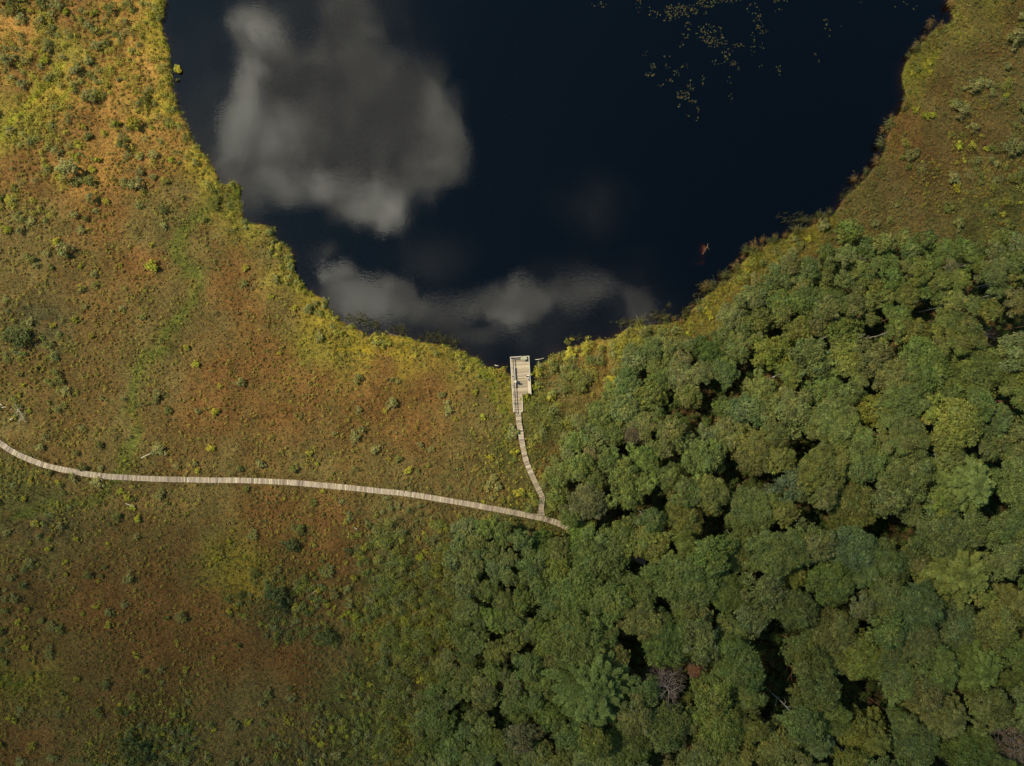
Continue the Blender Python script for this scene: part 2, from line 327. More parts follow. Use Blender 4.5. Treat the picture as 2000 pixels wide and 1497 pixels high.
# water body: closed box, dips into the banks
wb = [(-75, -25), (78, 260)]
(x0, y0), (x1, y1) = wb
V = [(x0, y0, -6), (x1, y0, -6), (x1, y1, -6), (x0, y1, -6), (x0, y0, 0), (x1, y0, 0), (x1, y1, 0), (x0, y1, 0)]
x0, y0, x1, y1 = -66, 2, 84, 190
V = [(x0, y0, -6), (x1, y0, -6), (x1, y1, -6), (x0, y1, -6), (x0, y0, 0), (x1, y0, 0), (x1, y1, 0), (x0, y1, 0)]
wm = mesh('water_body', V, [(0, 3, 2, 1), (4, 5, 6, 7), (0, 1, 5, 4), (1, 2, 6, 5), (2, 3, 7, 6), (3, 0, 4, 7)], M_water)
tag(newobj('water', wm), 'dark still pond water mirroring clouds', 'pond', kind='structure')

# ------------------------------------------------------------------ leaf card generator
def cards(C, N, size, aspect, col, jit=.35, flat=False):
    """one quad per row: centre C, normal N, half-length size"""
    n = len(C); N = N / (np.linalg.norm(N, axis=1, keepdims=True) + 1e-9)
    rv = rng.normal(size=(n, 3)); T = np.cross(N, rv); T /= (np.linalg.norm(T, axis=1, keepdims=True) + 1e-9); B = np.cross(N, T)
    s = (size * rng.uniform(1 - jit, 1 + jit, n))[:, None] if np.ndim(size) == 0 else size[:, None]
    a = T * s; b = B * s * aspect
    V = np.stack([C - a, C - b * .9 + a * .1, C + a, C + b], 1).reshape(-1, 3)
    Fq = np.arange(4 * n).reshape(n, 4)
    return V, Fq, np.repeat(col, 4, 0)
def cat(parts):
    Vs, Fs, Cs = [], [], []; k = 0
    for V, Fq, c in parts: Vs.append(V); Fs.append(Fq + k); Cs.append(c); k += len(V)
    return np.concatenate(Vs), np.concatenate(Fs), np.concatenate(Cs)
def tube(pts, rads, sides=5):
    pts = [Vector(p) for p in pts]; V = []; Fq = []
    for i, p in enumerate(pts):
        d = (pts[min(i + 1, len(pts) - 1)] - pts[max(i - 1, 0)]).normalized()
        u = d.cross(Vector((.13, .97, .2))).normalized(); v = d.cross(u)
        for k in range(sides):
            a = 2 * math.pi * k / sides; V.append(p + (u * math.cos(a) + v * math.sin(a)) * rads[i])
    for i in range(len(pts) - 1):
        for k in range(sides): Fq.append((i * sides + k, i * sides + (k + 1) % sides, (i + 1) * sides + (k + 1) % sides, (i + 1) * sides + k))
    return np.array([tuple(v) for v in V]), np.array(Fq), np.ones((len(V), 3))
def joinmesh(name, parts, m, smooth=True):
    V, Fq, c = cat(parts); return mesh(name, V, Fq, m, c, smooth)

def crown_puffs(Rr, Ht, nb, npuff, nleaf, leaf, seed, squash=.75, spread=1.0, prad=.34, stretch=1.0, aspect=.5):
    """crown mesh, centre of the dome at z=0; boughs -> puffs -> leaves"""
    r_ = np.random.default_rng(seed); out = []
    ga = math.pi * (3 - math.sqrt(5)); lob = r_.uniform(0, 6.28, 4)
    for i in range(nb):
        t = (i + .5) / nb; th = i * ga + r_.uniform(-.35, .35)
        rr = math.sqrt(t) * Rr * .84 * (1 + .16 * math.sin(2 * th + lob[0]) + .13 * math.sin(3 * th + lob[1]) + .08 * math.sin(5 * th + lob[2])) * r_.uniform(.78, 1.2)
        zc = Rr * squash * (math.sqrt(max(0, 1 - min(1, (rr / (Rr * 1.02)) ** 2))) - .45) + r_.uniform(-.22, .22) * Rr * .6
        bc = np.array([rr * math.cos(th), rr * math.sin(th) * stretch, zc]); rb = Rr * r_.uniform(.15, .35) * spread
        tone = r_.uniform(.74, 1.2); tint = np.array([r_.uniform(.92, 1.12), 1, r_.uniform(.85, 1.15)])
        d = r_.normal(size=(npuff, 3)); d[:, 2] = np.abs(d[:, 2]) * 1.0 - .25; d /= np.linalg.norm(d, axis=1, keepdims=True)
        pc = bc + d * rb * r_.uniform(.55, 1.05, (npuff, 1)) * np.array([1, 1, .75])
        k = nleaf; e = r_.normal(size=(npuff, k, 3)); e[..., 2] = np.abs(e[..., 2]) * 1.0 - .3; e /= np.linalg.norm(e, axis=2, keepdims=True)
        pr = prad * r_.uniform(.7, 1.25, (npuff, 1, 1))
        L = pc[:, None, :] + e * pr * r_.uniform(.35, 1.25, (npuff, k, 1))
        N = e * .9 + np.array([0, 0, .75]) + r_.normal(size=e.shape) * .45
        pt = (r_.uniform(.82, 1.18, (npuff, 1, 1)) * np.ones((1, k, 1)))
        c = (np.ones((npuff, k, 3)) * tone * tint) * pt * r_.uniform(.65, 1.4, (npuff, k, 1))
        out.append((L.reshape(-1, 3), N.reshape(-1, 3), c.reshape(-1, 3)))
    L = np.concatenate([o[0] for o in out]); N = np.concatenate([o[1] for o in out]); c = np.concatenate([o[2] for o in out])
    return cards(L, N, leaf, aspect, c)
def trunk_mesh(name, h, r0, Rr, seed, m, nl=7, lean=.04, low=.35):
    rr = random.Random(seed); parts = []; pts = []; rd = []
    x = y = 0
    for i in range(7):
        t = i / 6; pts.append((x, y, h * t)); rd.append(r0 * (1 - .8 * t)); x += rr.uniform(-lean, lean) * h * .3; y += rr.uniform(-lean, lean) * h * .3
    parts.append(tube(pts, rd, 7))
    for i in range(nl):
        t = low + (.95 - low) * i / nl; k = min(5, int(t * 6)); b = Vector(pts[k]).lerp(Vector(pts[k + 1]), t * 6 - k); a = rr.uniform(0, 6.28)
        L = Rr * rr.uniform(.5, .85) * (1.1 - .5 * t)
        m1 = b + Vector((math.cos(a) * L * .5, math.sin(a) * L * .5, L * .25)); e = b + Vector((math.cos(a + .2) * L, math.sin(a + .2) * L, L * rr.uniform(.25, .55)))
        q = r0 * .34 * (1.2 - t); parts.append(tube([b, m1, e], [q, q * .65, q * .2], 5))
    return joinmesh(name, parts, m)
def spruce_crown(Rr, h, seed, nwh=15, leaf=.2, droop=.25, per=11, low=.5):
    r_ = np.random.default_rng(seed); Cs, Ns, cs = [], [], []
    for w_ in range(nwh):
        t = (w_ + .5) / nwh; z = h * (low + (1 - low) * t); Lw = Rr * (1 - t * .97) ** .5 * (.9 + .2 * r_.random()) + .2
        nb = max(5, int(per * (1 - .4 * t)))
        for b in range(nb):
            a = 6.283 * b / nb + w_ * .8 + r_.uniform(-.35, .35); L = Lw * r_.uniform(.55, 1.12); n = int(L / .085) + 4
            s = np.linspace(.06, 1, n); dirv = np.array([math.cos(a), math.sin(a), 0]); side = np.array([-dirv[1], dirv[0], 0])
            zb = z + L * (.18 * s - droop * s ** 2); tone = r_.uniform(.75, 1.2)
            for sg in (-1, 1):
                for q in range(4):
                    wd = (.06 + .21 * L * (1 - s) * s * 1.6 + .10) * ((q + .6) / 4)
                    c0 = dirv * (s * L)[:, None] + side * (sg * wd)[:, None] + dirv * (wd * .6)[:, None]; c0[:, 2] += zb - wd * .25
                    Cs.append(c0 + r_.normal(size=c0.shape) * .06); N = np.tile(np.array([0, 0, 1.]), (n, 1)) + side * sg * .3 + r_.normal(size=(n, 3)) * .4; Ns.append(N)
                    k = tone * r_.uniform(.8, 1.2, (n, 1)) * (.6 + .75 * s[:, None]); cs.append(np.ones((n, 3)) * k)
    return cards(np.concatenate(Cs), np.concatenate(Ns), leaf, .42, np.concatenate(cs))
def dead_branches(Rr, h, seed, nmain=22, sub=7, r0=.05):
    rr = random.Random(seed); parts = []
    for i in range(nmain):
        t = .45 + .53 * i / nmain; a = i * 2.4 + rr.uniform(-.3, .3); L = Rr * (1.15 - .75 * t + .2) * rr.uniform(.7, 1.15)
        b = Vector((0, 0, h * t)); d = Vector((math.cos(a), math.sin(a), rr.uniform(.1, .45)))
        p1 = b + d * L * .5 + Vector((0, 0, .1)); p2 = b + d * L + Vector((rr.uniform(-.2, .2), rr.uniform(-.2, .2), rr.uniform(-.2, .3)))
        parts.append(tube([b, p1, p2], [r0, r0 * .7, r0 * .25], 4))
        for j in range(sub):
            s = .3 + .7 * j / sub; q = b.lerp(p1, s * 2) if s < .5 else p1.lerp(p2, s * 2 - 1)
            a2 = a + rr.choice((-1, 1)) * rr.uniform(.5, 1.1); l2 = L * rr.uniform(.18, .4)
            d2 = Vector((math.cos(a2), math.sin(a2), rr.uniform(-.15, .5))); e = q + d2 * l2
            parts.append(tube([q, q.lerp(e, .5) + Vector((0, 0, .05)), e], [r0 * .5, r0 * .38, r0 * .15], 3))
            for k in range(3):
                q2 = q.lerp(e, .35 + .3 * k); a3 = a2 + rr.choice((-1, 1)) * rr.uniform(.4, 1.0); l3 = l2 * .55
                parts.append(tube([q2, q2 + Vector((math.cos(a3), math.sin(a3), rr.uniform(-.1, .4))) * l3], [r0 * .3, r0 * .1], 3))
    return parts

# ------------------------------------------------------------------ labels
NUM = ['', 'second', 'third', 'fourth', 'fifth', 'sixth', 'seventh', 'eighth', 'ninth', 'tenth']
LM = [('the viewing platform', 1017, 745), ('the boardwalk fork', 1058, 1005), ('the bare dead tree', 1300, 1345), ('the yellow-green larch', 1860, 1115), ('the star-shaped spruce', 1160, 1345),
      ('the big round birch', 1508, 688), ('the brown withered tree', 1968, 1440), ('the bright round willow', 970, 1205), ('the lone bank pine', 1655, 455), ('the pale feathery spruce', 1880, 945),
      ('the small fallen log', 285, 890), ('the branchy white deadwood', 40, 812), ('the thin white stick', 255, 987), ('the yellow sedge patch', 470, 1100), ('the notch in the left bank', 440, 362),
      ('the top left corner', 0, 0), ('the bottom left corner', 0, 1497), ('the top right corner', 2000, 0), ('the bottom right corner', 2000, 1497), ('the pond corner nearest the top', 320, 60), ('the right bank bend', 1730, 260), ('the long boardwalk', 640, 950), ('the sunken branch', 1378, 486)]
def describe(things):
    """things: dicts with o, px, py, size, tone, kind, cat, group, r -> unique label each where possible"""
    buckets = {}
    for t in things:
        nm, lx, ly = min(LM, key=lambda l: (l[1] - t['px']) ** 2 + (l[2] - t['py']) ** 2)
        dx, dy = t['px'] - lx, t['py'] - ly; d = math.hypot(dx, dy); a = math.degrees(math.atan2(-dy, dx)) % 360
        dirn = ['right of', 'above and right of', 'above', 'above and left of', 'left of', 'below and left of', 'below', 'below and right of'][int((a + 22.5) // 45) % 8]
        dist = 'close' if d < 70 else 'a little way' if d < 140 else 'some way' if d < 240 else 'far'
        dirn = {'close': 'just ', 'a little way': 'a bit ', 'some way': 'further ', 'far': 'far '}[dist] + dirn
        t['d'] = d; base = '%s %s %s %s %s' % (t['size'], t['tone'], t['kind'], dirn, nm)
        buckets.setdefault(base, []).append(t)
    for base, ts in buckets.items():
        ts.sort(key=lambda t: t['d'])
        for i, t in enumerate(ts):
            lab = base if len(ts) == 1 else base + (', nearest of %s alike' % ('two' if len(ts) == 2 else 'several') if i == 0 else ', %s nearest alike' % (NUM[i] if i < 10 else 'outer'))
            if len(lab.split()) > 16: lab = ' '.join(lab.split()[:16])
            tag(t['o'], lab, t['cat'], t['group'])

# ------------------------------------------------------------------ tree prototypes
def mk(name, args, kw): 
    V, Fq, c = crown_puffs(*args, **kw); return mesh(name, V, Fq, M_leaf, c)
SMALL = [mk('crown', (1.5, 0, 16, 11, 14, .115, 100 + i), dict(squash=.9, spread=1.2, prad=.25)) for i in range(8)]
MED = [mk('crown', (2.5, 0, 30, 15, 16, .135, 200 + i), dict(squash=.9, spread=1.0, prad=.30)) for i in range(10)]
BIG = [mk('crown', (4.2, 0, 58, 22, 18, .15, 300 + i), dict(squash=.85, spread=.82, prad=.40)) for i in range(8)]
def mkspruce(i, Rr, h, **kw):
    V, Fq, c = spruce_crown(Rr, h, 400 + i, **kw); return mesh('crown', V, Fq, M_leaf, c)
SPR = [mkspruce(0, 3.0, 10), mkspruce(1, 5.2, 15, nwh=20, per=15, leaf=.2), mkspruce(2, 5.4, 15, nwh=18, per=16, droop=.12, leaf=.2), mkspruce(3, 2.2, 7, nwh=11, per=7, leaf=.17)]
TR = {('pine', 0): trunk_mesh('trunk', 1.0 * 5, .09, 1.4, 1, M_bark), ('pine', 1): trunk_mesh('trunk', 8, .15, 2.3, 2, M_bark, 9), ('pine', 2): trunk_mesh('trunk', 13, .24, 3.6, 3, M_bark, 12),
      ('birch', 0): trunk_mesh('trunk', 5, .07, 1.4, 4, M_birch), ('birch', 1): trunk_mesh('trunk', 8, .12, 2.3, 5, M_birch, 9), ('birch', 2): trunk_mesh('trunk', 13, .2, 3.8, 6, M_birch, 12)}
TRH = {0: 5, 1: 8, 2: 13}
TONES = {'blue-green': (.078, .108, .044), 'mid green': (.084, .110, .030), 'dark green': (.050, .080, .024), 'olive green': (.102, .112, .032), 'yellow-green': (.120, .135, .030),
         'bright green': (.092, .124, .032), 'grey-green': (.108, .124, .044), 'dull brownish': (.110, .100, .044)}
FOL = 1.46
TREES = []
def tree(px, py, rpx, tone, kind='pine', h=None, cls=None, special=None, proto=None, size=None):
    r = rpx / 12.0
    if h is None: h = max(2.2, 1.6 + 2.5 * r)
    zc = h * .78; x, y = G(px, py, zc); r *= (H - zc) / H
    z0 = float(gz(x, y)[0]); 
    if z0 < 0: z0 = 0
    if cls is None: cls = 0 if r < 1.9 else 1 if r < 3.3 else 2
    R0 = (1.5, 2.5, 4.2)[cls]
    root = newobj('%s_tree' % kind, None, loc=(x, y, z0 - .1)); root.rotation_euler = (0, 0, random.uniform(0, 6.28)); root.empty_display_size = .5
    c = TONES[tone]; mk_ = .95 if special else .66; c = tuple(mk_ * a_ + (1 - mk_) * b_ for a_, b_ in zip(c, (.092, .113, .038))); v = random.uniform(.9, 1.1)
    colr = (c[0] * v * random.uniform(.93, 1.07) * FOL, c[1] * v * FOL, c[2] * v * random.uniform(.85, 1.15) * FOL, 1)
    if kind in ('spruce', 'larch'):
        k = proto if proto is not None else (1 if r > 3.6 else 0 if r > 2.4 else 3); R1, h1 = ((3.0, 10), (5.2, 15), (5.4, 15), (2.2, 7))[k]
        cr = newobj('crown', SPR[k], root); cr.scale = (r / R1, r / R1, h / h1); cr.color = colr
        tk = newobj('trunk', TR[('pine', 2)], root); tk.scale = (.8 * h / 13, .8 * h / 13, h / 13 * .97)
    else:
        ms = (SMALL, MED, BIG)[cls]; cr = newobj('crown', random.choice(ms), root); s = r / R0
        cr.location = (0, 0, h - R0 * s * .62); cr.scale = (s * random.uniform(.86, 1.18), s * random.uniform(.86, 1.18), s * random.uniform(.8, 1.25)); cr.color = colr; cr.rotation_euler = (random.uniform(-.18, .18), random.uniform(-.18, .18), 0)
        tk = newobj('trunk', TR[(kind if kind in ('pine', 'birch') else 'birch', cls)], root); th = (h - r * .25) / TRH[cls]; tk.scale = (s, s, th)
    sz = size or ('small' if r < 1.7 else 'medium-sized' if r < 2.9 else 'large' if r < 3.9 else 'huge')
    TREES.append(dict(o=root, px=px, py=py, r=rpx, size=sz, tone=tone, kind=kind + ' tree', cat='tree', group='%s trees of the bog forest' % kind, special=special))
    return root
# one shade birch added to the named, recognisable trees of the photograph
NAMED = [(1508, 688, 39, 'yellow-green', 'birch', 8, 'big round yellow-green birch beside a reddish clearing below the right bank'),
 (1655, 455, 23, 'bright green', 'pine', 5, 'lone light green pine leaning on the open strip along the right bank'),
 (1385, 692, 34, 'dark green', 'alder', 6, 'dark saturated green alder left of the big round birch'),
 (1605, 758, 37, 'bright green', 'birch', 9, 'round bright green birch below and right of the big round birch'),
 (970, 1205, 28, 'bright green', 'willow', 6, 'round bright green willow at the left edge of the lower wood'),
 (1688, 797, 38, 'yellow-green', 'birch', 10, 'ragged yellow-green birch just above a black gap in the wood'),
 (1880, 945, 78, 'bright green', 'spruce', 15, 'very large pale feathery spruce with layered boughs near the right edge'),
 (1862, 1118, 84, 'yellow-green', 'larch', 15, 'very large yellow-green larch with orange tinted tips near the right edge'),
 (1160, 1345, 88, 'mid green', 'spruce', 16, 'very large star-shaped green spruce left of the bare dead tree'),
 (1435, 1290, 52, 'mid green', 'pine', 15, 'tall green pine above and right of the bare dead tree beside a black gap'),
 (1395, 1405, 50, 'yellow-green', 'birch', 14, 'large yellowish birch below and right of the bare dead tree'),
 (1300, 1240, 48, 'mid green', 'pine', 13, 'large green pine directly above the bare dead tree'),
 (1930, 822, 36, 'blue-green', 'pine', 13, 'pale blue-green pine standing above the large feathery spruce'),
 (1540, 945, 36, 'blue-green', 'pine', 11, 'dense blue-green pine at the right end of the long black gap'),
 (1775, 1245, 52, 'grey-green', 'pine', 14, 'large grey-green pine below the yellow-green larch'),
 (1580, 1330, 62, 'olive green', 'pine', 15, 'huge olive pine just right of the tall black gap'),
 (1672, 1278, 42, 'yellow-green', 'birch', 13, 'yellowish birch between the huge olive pine and the grey-green pine'),
 (1900, 1300, 66, 'mid green', 'spruce', 15, 'large green spruce above and left of the brown withered tree'),
 (1840, 1395, 60, 'olive green', 'spruce', 14, 'olive feathery spruce left of the brown withered tree'),
 (1700, 1440, 50, 'olive green', 'spruce', 13, 'olive spruce at the bottom edge below the wide black gap'),
 (1590, 1445, 48, 'blue-green', 'spruce', 14, 'blue-green spruce at the bottom edge below the huge olive pine'),
 (1170, 1090, 55, 'mid green', 'pine', 9, 'broad green pine with a rounded crown below the covered boardwalk end'),
 (1052, 1060, 28, 'bright green', 'birch', 5, 'low bright green birch just below the boardwalk fork'),
 (1140, 1046, 38, 'bright green', 'birch', 7, 'bright green birch overhanging the end of the long boardwalk'),
 (1088, 972, 20, 'mid green', 'birch', 5, 'small green birch added right of the last bend of the short boardwalk'),  # birch added so that its shadow falls on the boardwalk end
 (1300, 930, 28, 'mid green', 'pine', 8, 'mid green pine above and left of the long black gap'),
 (1370, 895, 36, 'mid green', 'pine', 9, 'green pine directly above the left end of the long black gap'),
 (1470, 880, 44, 'olive green', 'pine', 10, 'olive pine directly above the right part of the long black gap'),
 (1330, 1010, 44, 'olive green', 'pine', 10, 'broad olive pine right of the small dark gap'),
 (1470, 995, 48, 'mid green', 'pine', 11, 'green pine directly below the long black gap'),
 (1655, 1070, 50, 'blue-green', 'pine', 13, 'blue-green pine left of the dark gap beside the larch'),
 (1610, 1130, 46, 'mid green', 'pine', 13, 'green pine midway between the long black gap and the tall black gap'),
 (1985, 1060, 45, 'grey-green', 'pine', 13, 'grey-green pine cut by the right edge above the larch'),
 (1985, 1180, 34, 'olive green', 'spruce', 12, 'olive spruce cut by the right edge beside the larch'),
 (1420, 1150, 48, 'mid green', 'pine', 12, 'green pine in the middle of the lower wood above the tall gap'),
 (1245, 1150, 44, 'mid green', 'pine', 12, 'green pine above the star-shaped spruce')]
GAPS = [(1430, 924, 58, 15), (1285, 957, 14, 14), (1400, 1020, 13, 13), (1580, 1008, 24, 14), (1687, 845, 22, 12), (1795, 872, 14, 12), (1735, 1036, 26, 18), (1205, 1008, 26, 8), (1125, 1075, 16, 16),
        (1498, 1260, 26, 42), (1503, 1360, 20, 55), (1686, 1332, 26, 18), (1712, 1366, 55, 14), (1972, 1130, 14, 34), (1074, 1446, 16, 12), (1292, 1461, 26, 12), (1207, 1214, 12, 10), (1050, 1198, 14, 9),
        (1233, 1105, 16, 10), (1390, 1206, 14, 10), (1795, 605, 26, 20), (1735, 682, 18, 9), (1890, 575, 32, 12), (1455, 725, 14, 30), (1400, 765, 22, 22), (1370, 815, 20, 14), (1300, 785, 16, 12), (1305, 893, 12, 10),
        (1950, 640, 30, 10), (898, 1379, 12, 10), (970, 1391, 12, 8), (1003, 1289, 10, 16), (1225, 870, 20, 10), (1130, 690, 20, 10), (1990, 1010, 14, 14), (1820, 1480, 30, 10), (1515, 760, 8, 8), (1910, 680, 18, 12), (1555, 860, 16, 14),(1235,1300,14,16),(1265,1290,20,10)]
def sizefield(px, py):
    # crown radius in photo pixels
    a = sstep(0, 520, (px - 1150) * .55 + (py - 640) * .75)
    s = 20 + 26 * a
    if px < 1120 and py > 1000: s = 19 + 10 * max(0, min(1, (px - 850) / 250))
    if py < 650: s = 19 + 5 * max(0, (py - 480) / 170)
    if px > 1650 and 650 > py: s = 22
    return s
placed = [(1297, 1332, 40), (1968, 1440, 52), (1345, 1294, 10)]
for (a, b, r, tone, kind, h, lab) in NAMED:
    pr = 2 if kind == 'larch' or (kind == 'spruce' and a == 1160) else (1 if kind == 'spruce' and r > 45 else None)
    tree(a, b, r, tone, kind, h, special=lab, proto=pr); placed.append((a, b, r))
pr_ = random.Random(11)
def ok(px, py, r, pack):
    for g in GAPS:
        if ((px - g[0]) / (g[2] + r * .72)) ** 2 + ((py - g[1]) / (g[3] + r * .72)) ** 2 < 1: return False
    for (a, b, q) in placed:
        if (a - px) ** 2 + (b - py) ** 2 < ((q + r) * pack) ** 2: return False
    return True
cand = 0
for pas, (sc, pack, tries) in enumerate([(1.15, .72, 4000), (.95, .65, 6000), (.70, .64, 6000)]):
    for _ in range(tries):
        px = pr_.uniform(740, 2050); py = pr_.uniform(430, 1540)
        if not inpoly(px, py, FOREST): continue
        r = sizefield(px, py) * sc * pr_.uniform(.85, 1.15)
        if abs(py - 1031) < 18 and 1000 < px < 1110: continue
        if (px - 1300) ** 2 + (py - 1345) ** 2 < 2100 or (px - 1968) ** 2 + (py - 1440) ** 2 < 2500: continue
        if not ok(px, py, r, pack): continue
        if min(float(pdist(px, py, PATH_L[:-4])), float(pdist(px, py, PATH_S))) < r * .95 + 5: continue
        placed.append((px, py, r))
        a = float(sstep(0, 520, (px - 1150) * .55 + (py - 640) * .75))
        u = pr_.random(); n = float(vnoise(px / 130, py / 130, 77))
        h = (3.6 + 9.5 * a) * pr_.uniform(.85, 1.15) * (.85 if r < 22 else 1)
        if px < 1120 and py > 1000: h = 4 + 4.5 * max(0, min(1, (px - 850) / 250)) * pr_.uniform(.8, 1.2)
        if n + .25 * u < .38: tone = pr_.choice(['blue-green', 'grey-green', 'mid green'])
        elif n + .2 * u < .7: tone = pr_.choice(['mid green', 'olive green', 'mid green', 'grey-green'])
        else: tone = pr_.choice(['olive green', 'mid green', 'yellow-green', 'bright green'])
        if u > .965: tone = 'dull brownish'
        kind = 'birch' if tone in ('yellow-green', 'bright green') else 'pine'
        if a > .8 and pr_.random() < .07: pass
        tree(px, py, r, tone, kind, h)
print('TREES', len(TREES)); print({k_: sum(t_['kind'] == k_ for t_ in TREES) for k_ in set(t_['kind'] for t_ in TREES)})
# withered trees
def dead_tree(px, py, rpx, h, m, lab, nm, sub, leafy=None, seed=5, r0=.05):
    x, y = G(px, py, h * .75); r = rpx / 12 * (H - h * .75) / H
    root = newobj('dead_tree', None, loc=(x, y, .2)); tag(root, lab, 'tree')
    newobj('trunk', joinmesh('trunk', [tube([(0, 0, 0), (.1, .05, h * .5), (0, .1, h * .8), (.05, .1, h)], [.16, .13, .08, .03], 7)], m), root)
    newobj('branches', joinmesh('branches', dead_branches(r, h, seed, nm, sub, r0), m), root)
    if leafy:
        V, Fq, c = crown_puffs(r * .9, 0, 30, 10, 12, .10, seed, squash=.8, prad=.3)
        o = newobj('crown', mesh('crown', V, Fq, M_leaf, c), root, (0, 0, h - r * .6)); o.color = (*leafy, 1)
    return root
dead_tree(1297, 1335, 42, 14, M_dead, 'bare grey dead tree with spreading leafless branches in the lower wood', 30, 8, seed=5, r0=.055)
dead_tree(1968, 1440, 56, 13, M_dead, 'brown withered tree with dry foliage in the bottom right corner', 26, 7, (.20, .15, .10), seed=9)
dead_tree(1345, 1296, 12, 13, M_dead, 'small rust red withered treetop above and right of the bare dead tree', 12, 4, (.20, .10, .05), seed=12, r0=.03)
dead_tree(1925, 655, 22, 5, M_dead, 'pale bare leafless treetop near the right edge above a gap', 14, 6, seed=21, r0=.035)
dead_tree(1232, 850, 20, 6, M_dead, 'sparse greyish leafless tree among green pines below the bank shrubs', 14, 6, (.10, .085, .05), seed=22, r0=.025)
describe([t for t in TREES if not t['special']])
for t in TREES:
    if t['special']: tag(t['o'], t['special'], 'tree', t['group'])

# ------------------------------------------------------------------ bog shrubs (individuals) and low cover (stuff)
def shrub_proto(seed, kind):
    if kind == 0:   # dwarf pine: several upright tufts
        V, Fq, c = crown_puffs(.8, 0, 9, 7, 14, .085, seed, squash=1.0, spread=1.1, prad=.16, aspect=.4)
    else:
        V, Fq, c = crown_puffs(.6, 0, 7, 7, 12, .075, seed, squash=.7, spread=1.3, prad=.15, aspect=.6)
    return mesh('foliage', V, Fq, M_leaf, c)
SHP = [[shrub_proto(500 + i + 20 * k, k) for i in range(5)] for k in (0, 1)]
STEM = joinmesh('stems', [tube([(0, 0, -.2), (.03 * i - .06, .04 * (i % 2), .25), (.12 * math.cos(i * 2.1), .12 * math.sin(i * 2.1), .55)], [.03, .02, .01], 4) for i in range(4)], M_bark)
def density(px, py):
    # how many shrubs grow where, read off the photo
    pts = [(60, 60, .9), (160, 160, .9), (60, 250, 1.0), (180, 270, .6), (250, 90, .8), (60, 380, .7), (150, 340, .9), (280, 330, .5), (340, 420, .35), (200, 480, .4), (450, 540, .2), (60, 520, .5), (40, 650, 1.0), (200, 620, .45), (330, 640, .35),
           (420, 720, .25), (560, 720, .3), (640, 660, .6), (700, 760, .4), (830, 760, .35), (940, 800, .4), (870, 900, .5), (740, 860, .35), (560, 830, .4), (420, 850, .25), (200, 830, .6), (60, 960, .8), (80, 1030, .9), (180, 1060, .4), (300, 1120, .55), (420, 1020, .15),
           (560, 1080, .6), (570, 1170, 1.2), (650, 1200, .9), (700, 1100, .4), (760, 1060, .9), (800, 1130, 1.3), (780, 1220, 1.2), (650, 1290, .6), (500, 1300, .15), (300, 1220, .3), (200, 1300, .25), (80, 1380, .6), (320, 1440, 1.3), (560, 1440, .9), (720, 1330, 1.0), (700, 1430, 1.2), (450, 1400, .3),
           (1080, 730, 1.3), (1150, 710, 1.2), (1250, 680, 1.4), (1060, 850, 1.3), (1120, 800, 1.5), (1080, 900, 1.3), (1380, 640, .6), (1480, 540, .9), (1600, 480, .8), (1700, 430, .6), (1800, 430, .6), (1800, 300, .7), (1830, 240, .6), (1900, 200, .7), (1950, 100, .5), (1900, 40, .1), (1960, 300, .9), (1960, 400, .7), (1720, 370, .5), (1780, 170, .2), (1000, 900, .6)]
    A = np.array(pts); px = np.asarray(px, float); py = np.asarray(py, float)
    w_ = 1 / ((px[..., None] - A[:, 0]) ** 2 + (py[..., None] - A[:, 1]) ** 2 + 300) ** 1.8
    return (w_ * A[:, 2]).sum(-1) / w_.sum(-1)
def clear(px, py, m=7):
    px = np.asarray(px, float); py = np.asarray(py, float)
    dock = (px > 996 - m) & (px < 1040 + m) & (py > 695) & (py < 808 + m) & ~((px > 1023 + m) & (py > 774 + m))
    return (pdist(px, py, PATH_L) > m) & (pdist(px, py, PATH_S) > m) & ~dock
STONE = {'grey-green': (.24, .24, .085), 'yellow-green': (.32, .30, .040), 'lime green': (.28, .30, .035), 'dull green': (.16, .17, .045), 'dark green': (.085, .105, .035)}
SH = []; splaced = []
N0 = 30000
cx_ = rng.uniform(-10, 2010, N0); cy_ = rng.uniform(-10, 1507, N0); den = density(cx_, cy_)
X_, Y_ = np.array([G(a, b, .5) for a, b in zip(cx_, cy_)]).T
D_ = sdist(X_, Y_); fo = inpoly(cx_, cy_, FOREST); clr = clear(cx_, cy_, 9); Z_ = hgt(X_, Y_, D_)
clump = fbm(X_ * .16, Y_ * .16, 91, 3)
okm = (D_ > .5) & ~fo & clr & (rng.uniform(0, 1, N0) < den * sstep(.36, .56, clump) * 1.1)
ci = np.where(okm)[0]; K = [0, 0]
fixed = [(265, 245, 15, 'yellow-green'), (180, 190, 14, 'grey-green'), (140, 335, 20, 'grey-green'), (130, 490, 16, 'grey-green'), (320, 410, 10, 'dark green'), (300, 522, 12, 'lime green'), (20, 120, 15, 'grey-green'), (330, 240, 8, 'dull green'), (40, 660, 22, 'dark green'), (1870, 215, 18, 'grey-green'),
         (1900, 170, 16, 'grey-green'), (1975, 80, 20, 'grey-green'), (1975, 290, 18, 'grey-green'), (570, 1062, 13, 'dark green'), (682, 1075, 10, 'dark green'), (545, 1165, 22, 'dark green'), (640, 1240, 18, 'dark green'), (270, 1460, 24, 'dark green'), (1024, 778, 9, 'lime green'), (1050, 728, 9, 'yellow-green'), (1048, 755, 8, 'lime green'), (1108, 668, 5, 'dull green'), (1117, 663, 4, 'yellow-green'), (346, 134, 7, 'yellow-green'), (345, 155, 4, 'dull green')]
